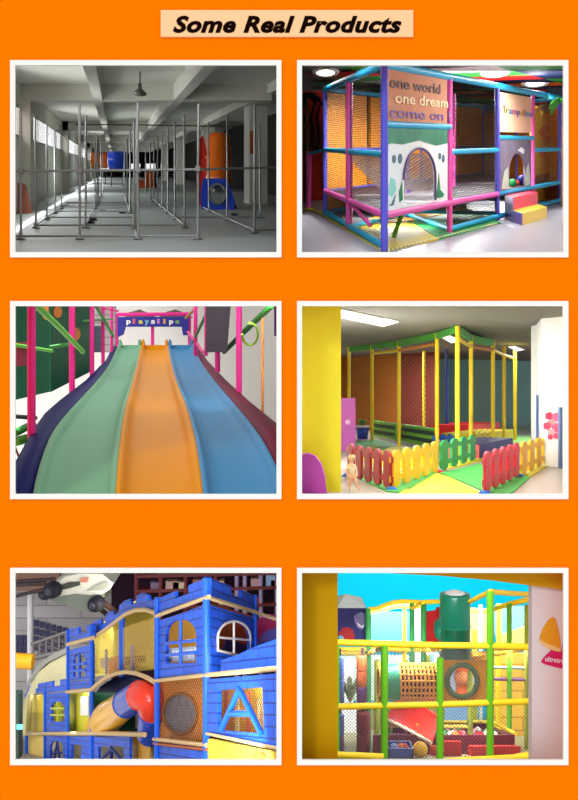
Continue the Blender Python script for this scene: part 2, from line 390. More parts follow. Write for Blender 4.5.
# far pieces at the end of the pipes
def barrel(x, y, r, L, m, name, label, ybase):
    q = R.fl(x, ybase); p = R.top(q, y); k = q.y / F / R.sc
    b = MB().lathe(p - V((L * k / 2, 0, 0)), (1, 0, 0), [(0, 0), (r * k * .8, 0), (r * k, .1), (r * k, L * k - .1), (r * k * .8, L * k), (0, L * k)], 20)
    t = thing(name, label, 'slide part', q)
    b.build('tube_body', m, t); b = MB()
    for sx in (-1, 1): b.tube([q + V((sx * L * k * .35, 0, 0)), V((q.x + sx * L * k * .35, q.y, p.z - r * k * .8))], .05, 6)
    b.build('stand', mat('dark_stand', (60, 60, 62), .6), t)
barrel(199, 219, 16, 32, po, 'slide_barrel', 'orange plastic barrel at the far end of the pipes, next to a blue one', 268)
barrel(234, 221, 19, 34, pb, 'slide_barrel', 'blue plastic barrel at the far end of the pipes, next to an orange one', 272)
q = R.fl(292, 275); k = q.y / F / R.sc
t = thing('foam_block', 'orange plastic block standing on the floor far down the hall', 'block', q)
MB().obox(q + V((-15 * k, 0, 0)), (30 * k, 0, 0), (0, 2.4, 0), (0, 0, 16 * k)).build('base', mat('orange_dim', (224, 92, 30), .5), t)
MB().obox(q + V((-2 * k, .3, 16 * k)), (16 * k, 0, 0), (0, 1.6, 0), (0, 0, 20 * k)).build('upper_block', po, t)
q = R.fl(36, 326); b = MB()
b.hexa([q + V((-.02, 0, 0)), q + V((.46, 0, 0)), q + V((.46, .5, .13)), q + V((-.02, .5, .13))], [q + V((-.12, .3, 1.35)), q + V((.1, .3, 1.35)), q + V((.1, .8, 1.4)), q + V((-.12, .8, 1.4))])
tag(b.build('leaning_board', mat('terracotta_board', (170, 96, 76), .7)), 'reddish board leaning against the wall under the hall windows', 'board')
for k, (x, y) in enumerate(((180, 346), (186, 340), (244, 326), (467, 330), (205, 322))):
    q = R.fl(x, y); tag(MB().obox(q + V((-.12, -.1, 0)), (.24, 0, 0), (0, .5, 0), (0, 0, .07)).build('pipe_clamp', mat('dark_iron', (52, 52, 54), .5, metal=.4)), 'loose dark pipe clamp lying on the grey hall floor', 'clamp', 'pipe clamps on the hall floor')
# ================================================================== opening 2: netted soft play frame
R = Room(288, 50, 1.993, 289, 181.4, 404, 20.45)
H = R.h
floor_t = mat('grey_tile', (176, 176, 184), .26, spec=.4, var=.05, scale=.4)
b = fan(R, -H - .2, 292, 600, 20.06, 78, .2)
struct(b.build('floor_play', floor_t))
blue = mat('foam_purple_blue', (86, 84, 204), .45, var=.1, scale=8); pink = mat('foam_pink', (236, 92, 182), .45, var=.08, scale=8); cyan = mat('foam_cyan', (28, 170, 216), .45, var=.08, scale=8)
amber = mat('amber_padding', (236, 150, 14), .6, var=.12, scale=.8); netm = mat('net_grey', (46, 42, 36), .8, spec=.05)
A = R.fl(192, 402); E = R.fl(541, 305); G = R.fl(74, 330)
pr_ = Plane(R, A, E); pl_ = Plane(R, A, G)
gr = lambda x: pr_.lev(x, -H); gl_ = lambda x: pl_.lev(x, -H)
t = thing('play_structure', 'netted soft play frame with blue and pink padded posts and two peach signs', 'play structure', A)
ZT, ZM, ZD, ZB = 1.76, -.3, -1.7, -H + .12
def post(p, m, z0=-H, z1=ZT, r=.082):
    n = 16; b = MB(); pts = []; rs = []
    for i in range(n + 1):
        z = z0 + (z1 - z0) * i / n; pts += [R.lev(p, z)]; rs += [r * (1.0 if i % 2 else .96)]
    return b.tube(pts, rs, 12).build('post', m, t)
Bq, Cq, Dq = pr_.pt(322, 181), pr_.pt(417, 181), pr_.pt(488, 181); Gp = pl_.pt(122, 181)
Hq = V((E.x + G.x - A.x, E.y + G.y - A.y, 0))
Mq = (V((G.x, G.y, 0)) + Hq) / 2
post(A, blue, r=.088); post(Bq, pink, r=.08); post(Cq, blue, r=.085); post(Dq, pink, r=.075); post(E, blue); post(Gp, pink, r=.1); post(G, blue, r=.085)
post(Hq, blue); post(Mq, blue); post((V((E.x, E.y, 0)) + Hq) / 2, blue)
In = V((Gp.x + Bq.x - A.x, Gp.y + Bq.y - A.y, 0)); post(In, mat('foam_purple', (120, 84, 170), .5), r=.07)
In2 = V((Gp.x + Cq.x - A.x, Gp.y + Cq.y - A.y, 0)); post(In2, pink, r=.07)
def bar(p, q, zp, m, r=.078, zq=None, name='rail'):
    return MB().tube([R.lev(p, zp), R.lev(q, zp if zq is None else zq)], r, 10).build(name, m, t)
bar(A, E, ZT, cyan, .1); bar(A, G, ZT, cyan, .1); bar(G, Hq, ZT, cyan); bar(E, Hq, ZT, cyan)
bar(Bq, Cq, ZM, cyan); bar(Dq, E, ZM - .04, cyan); bar(A, G, ZM, cyan)
bar(A, Bq, .38, cyan, .085); bar(Cq, Dq, .1, cyan)
bar(A, Cq, ZD, pink, .085); bar(Cq, E, ZD, cyan, .08); bar(A, G, ZD, pink, .085)
bar(A, G, ZB, cyan, .085); bar(Bq, E, ZB, cyan, .085); bar(G, Hq, ZB, cyan); bar(Bq, In, ZB, cyan, .07); bar(Gp, In, ZB, cyan, .06); bar(In, Cq, ZB + .1, cyan, .06); bar(G, Hq, ZD, blue, .06); bar(G, Hq, ZM, blue, .06)
lime = mat('foam_lime', (120, 206, 70), .5)
dd = V((pr_.d.x, pr_.d.y, 0))
p0 = V((A.x, A.y, 0)) + dd * 2.3 + pr_.n * .7
MB().tube([R.lev(p0, -H + .1), R.lev(p0 + dd * .75, ZD)], .06, 8).build('brace', lime, t)
p1 = V((A.x, A.y, 0)) + (V((Gp.x, Gp.y, 0)) - V((A.x, A.y, 0))) * .35
MB().tube([R.lev(p1, -H + .45), R.lev(Gp, ZD)], .06, 8).build('brace', pink, t)
# deck and the amber padding behind
deckm = mat('dark_deck', (40, 24, 36), .6)
b = MB(); cs = [V((A.x, A.y, 0)), V((E.x, E.y, 0)), Hq, V((G.x, G.y, 0))]
cc = sum(cs, V()) / 4; ins = [p + (cc - p) * .02 for p in cs]
b.hexa([R.lev(p, ZD - .1) for p in ins], [R.lev(p, ZD) for p in ins]); b.build('deck', deckm, t)
def wallq(p, q, z0, z1, m, th=.1, name='padded_panel', lab=None):
    p, q = V((p[0], p[1], 0)), V((q[0], q[1], 0)); n = V((-(q - p).y, (q - p).x, 0)).normalized() * th
    o = MB().hexa([R.lev(p, z0), R.lev(q, z0), R.lev(q + n, z0), R.lev(p + n, z0)], [R.lev(p, z1), R.lev(q, z1), R.lev(q + n, z1), R.lev(p + n, z1)]).build(name, m, t)
    return o
mixp = lambda p, q, f: V((p[0] * (1 - f) + q[0] * f, p[1] * (1 - f) + q[1] * f, 0))
n4 = 5
for i in range(n4):
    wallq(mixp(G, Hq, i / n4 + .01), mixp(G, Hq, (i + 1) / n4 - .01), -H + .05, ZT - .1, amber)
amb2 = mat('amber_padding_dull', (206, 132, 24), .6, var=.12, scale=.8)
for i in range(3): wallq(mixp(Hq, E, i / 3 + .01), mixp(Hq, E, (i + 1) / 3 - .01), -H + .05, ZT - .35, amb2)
# yellow board with brown fish behind the last bay
fp = Plane(R, mixp(Dq, Hq, .12), mixp(E, Hq, .12) + dd * -.25)
b = MB(); fp.panelZ(b, [(486, ZB), (536, ZB), (536, ZT - .35), (486, ZT - .35)], [], .06); fb = b.build('mural_board', mat('mural_yellow', (226, 168, 16), .5, var=.05), t)
brown = mat('mural_brown', (150, 104, 44), .6, var=.1); ora = mat('mural_orange', (216, 112, 40), .6)
def blob(pts, m): b = MB(); fp.panel(b, pts, [], .03, -.05); return b.build('painted_shape', m, fb)
blob(ell(512, 117, 14, 9, 14), brown); blob([(497, 118), (504, 112), (530, 106), (532, 112), (515, 122)], brown)
blob([(500, 165), (510, 150), (526, 152), (534, 160), (520, 158), (512, 168), (524, 176), (508, 174)], ora)
blob([(490, 265), (497, 250), (512, 246), (530, 248), (519, 254), (507, 266), (496, 272)], brown)
blob([(502, 205), (507, 198), (516, 200), (512, 210), (505, 214)], ora)
# nets
def netq(p, q, z0, z1, pitch=.12, w=.0075):
    return MB().net(R.lev(p, z0), R.lev(q, z0), R.lev(q, z1), R.lev(p, z1), pitch, w).build('net', netm, t)
netq(Bq, Cq, ZB, ZT - .1, .125, .014); netq(A, Gp, ZB, ZT - .1, .12); netq(Gp, G, ZB, ZT - .1, .12); netq(Dq, E, ZB, ZT - .1, .2, .007)
s0 = mixp(Bq, Cq, .1) + pr_.n * .9
MB().net(R.lev(s0, -.35), R.lev(s0 + pr_.n * 2.5, -.35), R.lev(s0 + dd * 2.6 + pr_.n * 2.5, -1.55), R.lev(s0 + dd * 2.6, -1.55), .14, .03).build('climbing_net', mat('net_pale', (170, 166, 160), .8), t)
# sign boards
peach = mat('peach_sign', (206, 146, 112), .7, spec=.1, var=.05)
b = MB(); pr_.panelZ(b, [(197, .46), (317, .46), (317, 1.66), (197, 1.66)], [], .05, -.02); sg = b.build('sign_board', peach, t)
uxr = dd; upz = V((0, 0, 1)); rk = R.lev(Bq, 0) - R.lev(A, 0); rk.normalize()
def letter(txt, x, z, size, width, m, parent, lab=None, ext=.012):
    o = pr_.lev(x, z, -.035); return MB().text(txt, o, rk, upz, size, .012, 0, ext, width).build('lettering', m, parent)
wd = lambda x0, x1: (pr_.lev(x1, 1.0) - pr_.lev(x0, 1.0)).length
letter('one world', 203, 1.25, .36, wd(203, 303), mat('letter_brown', (84, 36, 30), .6), sg)
letter('one dream', 213, .9, .36, wd(213, 318), mat('letter_cream', (246, 226, 178), .6), sg)
letter('come on !', 203, .55, .36, wd(203, 323), mat('letter_violet', (126, 96, 158), .6), sg)
b = MB(); pr_.panelZ(b, [(423, .3), (485, .3), (485, 1.58), (423, 1.58)], [], .05, -.02); sg2 = b.build('sign_board', mat('pale_peach_sign', (250, 200, 166), .7, spec=.1, var=.03), t)
cols = [(210, 60, 40), (90, 150, 60), (70, 130, 190), (200, 110, 150), (90, 90, 170), (220, 170, 60), (220, 120, 60), (110, 170, 190), (150, 150, 210), (90, 140, 190)]
x = 428
for ch, c in zip('Trampoline', cols):
    wch = 2.4 if ch in 'il' else (8.2 if ch == 'm' else 5.4)
    letter(ch, x, .92 - (x - 428) * .001, .34 if ch == 'T' else .32, wd(x, x + wch), mat('letter_%d_%d_%d' % c, c, .6), sg2); x += wch + 1.0
# castle mural with arched way in, rock mural with arched way in
def amural(x0, x1, z0, z1, a0, a1, zb, zc, m, off=-.03):
    b = MB(); pr_.panelZ(b, [(x0, z0), (x1, z0), (x1, z1), (x0, z1)], [arch(a0, a1, zb, zc, 12, -1)], .06, off); return b.build('mural_panel', m, t)
mw = mat('mural_white', (232, 244, 246), .6, var=.06, scale=1.2)
mp = amural(197, 318, ZD + .1, .3, 231, 294, ZD + .16, -.18, mw)
def paint(pts, m, parent, off=-.045): b = MB(); pr_.panelZ(b, pts, [], .014, off); return b.build('painted_shape', m, parent)
grn = mat('mural_green', (40, 132, 96), .6, var=.5, scale=2.5); drk = mat('mural_slate', (78, 116, 134), .6, var=.2); aqua = mat('mural_aqua', (150, 222, 214), .6, var=.2)
paint([(197, -.1), (205, -.05), (230, -.08), (262, .02), (297, -.12), (318, -.06), (318, .3), (197, .3)], grn, mp)
for (cx, cz, rx, rz) in ((212, -.42, 3.5, .1), (224, -.42, 4, .12), (303, -.4, 2.6, .09), (310, -.47, 2.6, .11)): paint([(cx + rx * math.cos(a * .5236), cz + rz * math.sin(a * .5236)) for a in range(12)], drk, mp)
paint([(293, -1.35), (298, -1.3), (301, -.85), (304, -1.3), (311, -1.42), (309, -1.5), (295, -1.5)], mat('mural_leaf', (20, 140, 90), .6, var=.4, scale=6), mp)
paint([(199, -1.2), (206, -.85), (214, -.9), (216, -1.15), (208, -1.3)], aqua, mp); paint([(202, -1.5), (207, -1.45), (215, -1.25), (211, -1.5)], drk, mp); paint([(222, -1.2), (228, -.95), (229, -1.4), (223, -1.45)], mat('mural_leaf', (20, 140, 90)), mp)
rim = [pr_.lev(x, z, -.06) for x, z in arch(231, 294, ZD + .16, -.18, 14, -1)[1:]]
MB().tube(rim, .03, 6).build('arch_edging', mat('edging_violet', (96, 80, 130), .5), mp)
ms = mat('mural_rock', (122, 112, 132), .7, var=.35, scale=2.2)
mp2 = amural(423, 485, ZD + .06, .04, 441, 473, ZD + .1, -.42, ms)
lt = mat('mural_pale_rock', (186, 200, 186), .7, var=.15)
paint([(426, -1.55), (432, -1.0), (439, -.85), (440, -1.6)], lt, mp2); paint([(474, -1.6), (475, -1.0), (480, -.8), (483, -1.55)], lt, mp2); paint([(458, -.32), (465, -.22), (471, -.3), (470, -.45), (465, -.4)], mat('mural_bright', (236, 236, 240), .6), mp2)
# things around the frame
def thingbox(name, label, cat, p, m, group=None): pass
F0, F1, F2 = R.fl(466, 350), R.fl(516, 334), R.fl(432, 335)
ex = (F1 - F0); ey = (F2 - F0); hz = V((0, 0, 1))
st_ = thing('foam_steps', 'two foam steps with red top and yellow lower tread before the rock arch', 'steps', F0)
s1, s2 = .36, .76
b = MB(); prof = [F0, F2, F2 + hz * s2, F0 + ey * .5 + hz * s2, F0 + ey * .5 + hz * s1, F0 + hz * s1]
b.poly([p for p in prof], [], ex * .02); part(b.build('side_face', mat('vinyl_purple', (98, 62, 148), .35), st_), 'purple vinyl side')
yv, rv = mat('vinyl_yellow', (240, 210, 70), .35), mat('vinyl_red', (222, 40, 76), .35)
b = MB(); o = F0 + ex * .02; b.obox(o, ex * .98, ey * .5, hz * s1); part(b.build('lower_tread', yv, st_), 'yellow vinyl tread')
b = MB(); o = F0 + ex * .02 + ey * .5; b.obox(o, ex * .98, ey * .5, hz * s2); part(b.build('upper_tread', rv, st_), 'red vinyl tread')
def floormat(name, label, ps, m, grp=None, z=.035):
    b = MB(); b.hexa(ps, [p + V((0, 0, z)) for p in ps]); o = b.build(name, m); return tag(o, label, 'mat', grp)
ym, gm = mat('eva_yellow', (214, 196, 40), .6), mat('eva_green', (36, 150, 74), .6)
f = R.fl
floormat('floor_mat', 'yellow foam mat under the castle-painted corner of the netted frame', [f(194, 402), f(300, 379), f(245, 345), f(140, 352)], ym)
floormat('floor_mat', 'green foam mat under the pink rail beside the net bay', [f(301, 378.5), f(424, 346), f(360, 318), f(248, 344)], gm)
floormat('floor_mat', 'yellow foam mat strip running back under the pink posts of the side net', [f(185, 401), f(135, 352), f(75, 326), f(44, 318), f(40, 321), f(70, 333), f(120, 360)][:4], mat('eva_olive', (190, 178, 70), .6))
floormat('floor_mat', 'amber foam mat lying deep under the frame deck', [f(138, 351), f(246, 343), f(356, 317), f(240, 300)], mat('eva_amber', (196, 140, 30), .6))
wn = R.fl(300, 379.5); 
b = MB(); p, q = f(199, 403), f(420, 347)
for i in range(34):
    a = p + (q - p) * (i / 34); e = (q - p) * (.5 / 34); b.obox(a + V((0, -.03, 0)), e, V((0, .25, 0.065)), V((0, 0, .04)))
tag(b.build('mat_edging', mat('eva_cream', (232, 226, 180), .6)), 'cream toothed edging strip along the front of the foam mats', 'mat edging')
# rail fence beyond the side, things inside
g2 = R.fl(42, 320)
t2 = thing('side_post', 'short pink padded post standing alone beyond the netted side', 'post', g2)
MB().tube([g2, R.top(g2, 205)], .1, 10).build('post_body', pink, t2); MB().lathe(g2, (0, 0, 1), [(0, 0), (.16, 0), (.16, .06), (.1, .08)], 12).build('foot', mat('eva_yellow', (214, 196, 40)), t2)
MB().tube([R.top(g2, 207), R.lev(G, ZM)], .05, 8).build('rail', cyan, t2)
for qx, dz, r, m, nm in ((466, .55, .2, mat('ball_navy', (30, 36, 120), .4), 'navy blue'), (455, .25, .12, mat('ball_red', (220, 50, 40), .4), 'red'), (448, .35, .15, mat('ball_green', (40, 160, 80), .4), 'green')):
    p = pr_.pt(qx, 181, .75); o = MB().sphere(R.lev(p, ZD + r), r).build('play_ball', m); tag(o, nm + ' soft ball resting on the deck inside the rock arch', 'ball')
# room around: ceiling of coloured panels, downlights, walls
ZC = 2.5
tiles = {'navy': (22, 34, 72), 'red': (206, 36, 30), 'orange': (232, 110, 40), 'green': (46, 140, 56), 'pale': (206, 206, 204), 'grey': (120, 116, 112)}
tm = [mat('ceiling_' + k, c, .7, spec=.1, var=.03) for k, c in tiles.items()]
b = MB(); idx = []; u = dd; w = pr_.n; org = V((A.x, A.y, 0)) + u * -4 + w * -14
pat = ['pale', 'navy', 'red', 'navy', 'orange', 'green', 'red', 'navy']
keys = list(tiles)
for i in range(-4, 22):
    for j in range(0, 18):
        a = org + u * (i * 2.4) + w * (j * 2.4)
        ps = [a, a + u * 2.4, a + u * 2.4 + w * 2.4, a + w * 2.4]
        if min(p.y for p in ps) < 20.2 or a.y > 76 or min(p.x / p.y for p in ps) < 2 / F: continue
        b.add([R.lev(p, ZC) for p in ps], [(0, 1, 2, 3)])
        k = pat[(i * 3 + j * 5 + (i * j) % 4) % 8]
        idx.append(keys.index(k))
b.add([R.lev(((px - CX) / F * Y, Y), ZC + .1) for px, Y in ((291, 20.06), (600, 20.06), (600, 78), (291, 78))], [(0, 1, 2, 3)]); idx.append(keys.index('grey'))
o = b.build('ceiling_play', None)
for m in tm: o.data.materials.append(m)
for p, k in zip(o.data.polygons, idx): p.material_index = k
struct(o)
lamp_on = mat('lamp_glow', (255, 250, 235), .5, emit=4.0)
def down(x, y, Z, r, label):
    p = R.fl(x, y, Z - .02); t = thing('downlight', label, 'ceiling light', p)
    MB().lathe(p, (0, 0, 1), [(r * 1.5, .02), (r * 1.5, 0), (r, -.02), (r, .02)], 20).build('trim_ring', white, t)
    MB().lathe(p, (0, 0, 1), [(0, .005), (r, .005)], 20).build('diffuser', lamp_on, t)
down(75, 45, ZC, .33, 'round ceiling downlight above the dark palm by the red wall')
down(413, 45, ZC, .36, 'round ceiling downlight above the net bay and peach signs')
down(493, 66, ZC, .4, 'small round ceiling downlight among coloured panels near the green palm')
wr = mat('wall_red_print', (196, 40, 34), .6, var=.5, scale=1.1); wg = mat('wall_grey_play', (134, 126, 120), .7)
b = backwall(R, 75, 292, 600, -H, 6); struct(b.build('wall_play_back', wg))
p = R.fl(24, 300); b = MB(); q = R.at(72, 300, p.y); b.obox(V((p.x - .3, p.y, R.lev(p, -H).z)), (q.x - p.x + .5, 0, 0), (0, .2, 0), (0, 0, R.at(40, 82, p.y).z - R.lev(p, -H).z))
wall_r = struct(b.build('wall_play_red', wr))
tk = MB()
for k in range(3):
    x0 = 36 + k * 12; tk.tube([R.at(x0, 200, p.y - .14), R.at(x0 + 3, 170, p.y - .14), R.at(x0 - 2, 135, p.y - .14), R.at(x0 + 5, 105, p.y - .14)], [.12, .1, .07, .04], 6)
tag(tk.build('tree_relief', mat('dark_relief', (58, 16, 16), .7)), 'dark branching relief of trees on the red wall', 'wall decoration')
pwb = mat('wall_slate', (70, 84, 96), .3)
p = R.fl(546, 295); b = MB(); b.obox(V((R.at(542, 0, p.y).x, p.y + 2, R.lev(p, -H).z)), (6, 0, 0), (0, .2, 0), (0, 0, 6)); struct(b.build('wall_play_side', pwb))
def palm(name, label, base, ztop, nl, L, m, seed):
    rnd = random.Random(seed); t = thing(name, label, 'plant', base)
    MB().tube([base, V((base.x, base.y, ztop))], [.12, .07], 8).build('trunk', mat('palm_trunk', (92, 66, 44), .8), t)
    for i in range(nl):
        a = 2 * math.pi * i / nl + rnd.random() * .5; b = MB(); rows = []; l = L * rnd.uniform(.7, 1.1)
        for k in range(6):
            f_ = k / 5; c = V((base.x + math.cos(a) * l * f_, base.y + math.sin(a) * l * f_, ztop + l * (.5 * f_ - .95 * f_ * f_) + .1)); w = .17 * L * math.sin(math.pi * (.12 + .85 * f_)); s = V((-math.sin(a), math.cos(a), 0)) * w
            rows.append([c - s - V((0, 0, .08 * L * .5)), c, c + s - V((0, 0, .08 * L * .5))])
        b.grid(rows, (0, 0, .012)); b.build('frond', m, t)
q = R.fl(36, 300); q.y -= 1.6; palm('palm_tree', 'dark palm with drooping fronds before the red wall', R.lev(q, -H), R.at(40, 96, q.y).z, 9, .8, mat('frond_dark', (30, 48, 34), .6), 2)
q = R.fl(549, 312); palm('palm_tree', 'bright green palm leaves at the far corner post of the frame', R.lev(q, -H), R.at(549, 104, q.y).z, 8, .75, mat('frond_bright', (70, 170, 52), .6), 5)
# ================================================================== opening 3: three-lane slide seen from its foot (coordinates of the photograph)
R = Room(0, 0, 1, 155, 340, 494, 20.4)
sg_, so_, sb_ = mat('slide_mint', (118, 174, 138), .5, spec=.14, var=.05), mat('slide_amber', (220, 142, 8), .5, spec=.14, var=.05), mat('slide_sky', (70, 138, 184), .5, spec=.14, var=.05)
rowsT = [(345, 67, 118, 141, 168, 193), (352, 61.5, 115.5, 140, 169, 196), (360, 56.6, 112, 138, 170.5, 199.5), (370, 49, 106, 136, 173, 206), (380, 42.5, 98, 133, 176, 214), (392, 35.8, 87, 129.5, 180.5, 224), (400, 32.3, 79, 127, 184.5, 231), (413, 28.6, 67, 124, 189, 242.5),
         (427, 25.8, 55, 121.5, 192.5, 254), (440, 24, 48, 120, 196, 263), (460, 22.4, 41, 118, 199, 274), (478, 21.4, 36, 116.5, 201.5, 281), (494, 20.7, 33, 115.5, 203, 284), (505, 20.4, 31, 114.5, 204, 286)]
T0 = [(a[0], 100.0 / a[1]) + a[2:] for a in rowsT]    # even out the run between the stations
def stat(y):
    for a, c in zip(T0, T0[1:]):
        if a[0] <= y <= c[0]: k = (y - a[0]) / (c[0] - a[0]); return [p * (1 - k) + q * k for p, q in zip(a, c)]
ys = [345 + 4 * i for i in range(41)]; G = [stat(min(y, 505)) for y in ys]
for _ in range(6): G = [G[0]] + [[G[i][0]] + [(G[i - 1][j] + 2 * G[i][j] + G[i + 1][j]) / 4 for j in range(1, 6)] for i in range(1, len(G) - 1)] + [G[-1]]
rowsT = [(g[0], 100.0 / g[1], *g[2:]) for g in G]
t = thing('triple_slide', 'wide three-lane plastic slide in mint, amber and sky blue, ending at the viewer', 'slide', R.at(160, 505, 20.4))
def lane(i, name, m, lab):
    b = MB(); rows = []
    for (y, Y, *xs) in rowsT:
        x0, x1 = xs[i], xs[i + 1]; W = (x1 - x0) / F * Y; row = []
        for k, (f_, dz) in enumerate(((0, 0), (.025, .05), (.06, .02), (.1, -.2), (.16, -.36), (.3, -.42), (.5, -.44), (.7, -.42), (.84, -.36), (.9, -.2), (.94, .02), (.975, .05), (1, 0))):
            row.append(R.at(x0 + (x1 - x0) * f_, y, Y) + V((0, 0, dz * min(1, W / 2.0) * .8)))
        rows.append(row)
    b.grid(rows, (0, .02, -.12)); return part(b.build(name, m, t), lab)
lane(0, 'slide_lane', sg_, 'mint green lane'); lane(1, 'slide_lane', so_, 'amber orange lane'); lane(2, 'slide_lane', sb_, 'sky blue lane')
navy, maroon = mat('pad_navy', (14, 24, 96), .55, spec=.1), mat('pad_maroon', (112, 14, 48), .55, spec=.1)
def guard(col, outs, m, lab):
    b = MB(); rows = []
    for (y, xo) in outs:
        # depth and inner edge at this height
        for a, c in zip(rowsT, rowsT[1:]):
            if a[0] <= y <= c[0]: k = (y - a[0]) / (c[0] - a[0]); Y = a[1] * (1 - k) + c[1] * k; xi = a[col] * (1 - k) + c[col] * k
        pi, po = R.at(xi, y, Y), R.at(xo, y, Y); rows.append([pi + V((0, 0, -.5)), pi + V((0, 0, -.05)), (pi + po) / 2 + V((0, 0, .03)), po, po + V((0, 0, -1.6))])
    b.grid(rows, (0, 0, -.1)); return part(b.build('side_guard', m, t), lab)
guard(2, [(346, 113), (360, 106), (380, 86), (400, 60), (413, 45), (427, 35), (440, 27), (460, 16), (480, 4), (504, -8)], navy, 'navy padded side guard')
guard(5, [(346, 199), (360, 207), (380, 226), (400, 248), (413, 264), (427, 281), (432, 284), (445, 286), (460, 286.5), (504, 287)], maroon, 'maroon padded side guard')
for i, (x0, x1, m) in enumerate(((118, 141, sg_), (141, 168, so_), (168, 193, sb_))):   # the raised lips where the lanes begin
    b = MB(); Y = 67.2
    for x in (x0 + .5, x1 - 3): b.poly([R.at(x, 354, Y), R.at(x + 2.5, 354, Y), R.at(x + 2.5, 342, Y), R.at(x + 1.2, 339, Y), R.at(x, 341, Y)], [], (0, .5, 0))
    b.poly([R.at(x0, 356, Y + .5), R.at(x1, 356, Y + .5), R.at(x1, 345, Y + .5), R.at(x0, 345, Y + .5)], [], (0, .4, 0)); b.build('lane_lip', m, t)
# portal at the top
mg = mat('foam_magenta', (232, 40, 142), .45, var=.06, scale=6); grn = mat('foam_green', (48, 140, 52), .5); lgrn = mat('foam_bright_green', (96, 190, 60), .5)
t = thing('portal_sign', 'navy gateway board with small pale letters above the top of the slide', 'sign', R.at(153, 350, 69))
Y = 69; b = MB()
b.poly([R.at(*p, Y) for p in ((117.5, 317), (188.5, 316.5), (188.5, 335), (183, 335), (181.5, 326.5), (125, 326.5), (123, 334), (117.5, 337))], [], (0, .4, 0)); bd = b.build('board', mat('board_navy', (40, 42, 140), .5), t)
sx = lambda x: R.at(x, 324, Y - .02)
pal = [(240, 240, 236), (210, 90, 110), (210, 200, 80), (120, 190, 210), (230, 230, 230), (180, 120, 190), (220, 160, 90), (236, 236, 236), (120, 170, 120)]
for k, (ch, c) in enumerate(zip('playslipe', pal)):
    x = 126.5 + k * 6.1; o = R.at(x, 323.5, Y - .01); MB().text(ch, o, (1, 0, 0), (0, 0, 1), .52, .03, 0, .03, .2 if ch in 'li' else .32).build('letter', mat('sign_letter_%d_%d_%d' % c, c, .6), bd)
MB().tube([R.at(116, 314.5, Y), R.at(190, 314, Y)], .14, 8).build('tube_rail', mg, t)
for x in (117, 152.5, 189.5): MB().tube([R.at(x, 352, Y + .5), R.at(x, 314.5, Y + .5)], .13, 8).build('post', mg, t)
th = mat('thatch', (118, 104, 84), .9, var=.4, scale=8)
for x0, x1 in ((121, 152), (157, 189)):
    c = (x0 + x1) / 2; Y2 = 71; b = MB(); k = Y2 / F
    base = [R.at(x0, 314.5, Y2), R.at(x1, 314.5, Y2), R.at(x1, 314.5, Y2) + V((0, 3, 0)), R.at(x0, 314.5, Y2) + V((0, 3, 0))]
    ap = R.at(c, 307.5, Y2) + V((0, 1.5, 0)); b.add(base + [ap], [(0, 1, 4), (1, 2, 4), (2, 3, 4), (3, 0, 4), (0, 1, 2, 3)])
    o = b.build('thatch_roof', th); tag(o, 'small grey thatched roof %s the navy gateway board' % ('nearer the dark green panels, above' if x0 == 121 else 'nearer the grey net, above'), 'roof')
# frames either side
def post3(t, x, y0, y1, Y, r, m=mg): return MB().tube([R.at(x, y0, Y), R.at(x, y1, Y)], r, 10).build('post', m, t)
t = thing('play_structure', 'magenta post frame with green rails against dark green panels beside the slide', 'play structure', R.at(31, 470, 25))
post3(t, 31.5, 470, 296, 25, .12); post3(t, 72, 400, 296, 38, .13); post3(t, 92, 380, 296, 46, .12); post3(t, 103, 370, 296, 54, .11); post3(t, 111.5, 352, 296, 60, .1)
def rail3(t, pts, r, m): return MB().tube([R.at(*p) for p in pts], r, 8).build('rail', m, t)
rail3(t, [(34, 303, 25), (60, 328, 31), (83, 352, 39)], .1, lgrn); rail3(t, [(50, 347, 42), (76, 343, 42)], .08, grn); rail3(t, [(93, 300, 46), (113, 336, 60)], .1, grn)
rail3(t, [(15, 345, 33), (52, 351, 39)], .07, lgrn); rail3(t, [(78, 303, 42), (118, 311, 66)], .08, mg); rail3(t, [(84, 321, 46), (112, 319, 60)], .06, grn)
rail3(t, [(15, 433, 26), (33, 424, 27)], .12, grn)
rail3(t, [(15, 442, 26), (32, 437, 27)], .14, lgrn); rail3(t, [(15, 447, 25.6), (24, 470, 26)], .04, mat('dull_pink', (170, 120, 110), .6)); rail3(t, [(10, 416, 27), (36, 418, 28)], .07, mat('dark_grey_rail', (50, 54, 52), .6))
pgrn = mat('panel_dark_green', (16, 84, 56), .6, var=.12); pc = mat('panel_orange_dot', (206, 122, 40), .6)
for (pts, Ya, Yb, dots) in (([(-6, 296), (49, 296), (49, 392), (-6, 405)], 40, 41, [(47, 312, 8)]), ([(51, 296), (90, 296), (90, 372), (51, 392)], 44, 50, [(58, 312, 6), (76, 334, 6.5)]), ([(84, 310), (91, 310), (91, 352), (84, 352)], 52, 54, [])):
    pp = plane_px(R, pts[0][0], Ya, pts[1][0], Yb); b = MB(); pp.panel(b, pts, [], .12); o = b.build('wall_panel', pgrn, t)
    for (x, y, r) in dots:
        b = MB(); pp.panel(b, [(min(max(px_, pts[0][0] + .3), pts[1][0] - .3), py_2) for px_, py_2 in ell(x, y, r * .7, r, 18)], [], .03, -.04); b.build('round_patch', pc, o)
pp = plane_px(R, 93, 62, 117, 66); b = MB(); pp.panel(b, [(95, 326), (101.5, 326), (101.5, 352), (95, 352)], [], .1); part(b.build('wall_panel', mat('panel_teal', (40, 110, 130), .6), t), 'teal panel')
pp = plane_px(R, 15, 34, 36, 37); b = MB(); pp.panel(b, [(15, 342), (27, 342), (27, 366), (15, 366)], [], .1); part(b.build('wall_panel', mat('panel_red_dull', (150, 40, 60), .6), t), 'dull red panel')
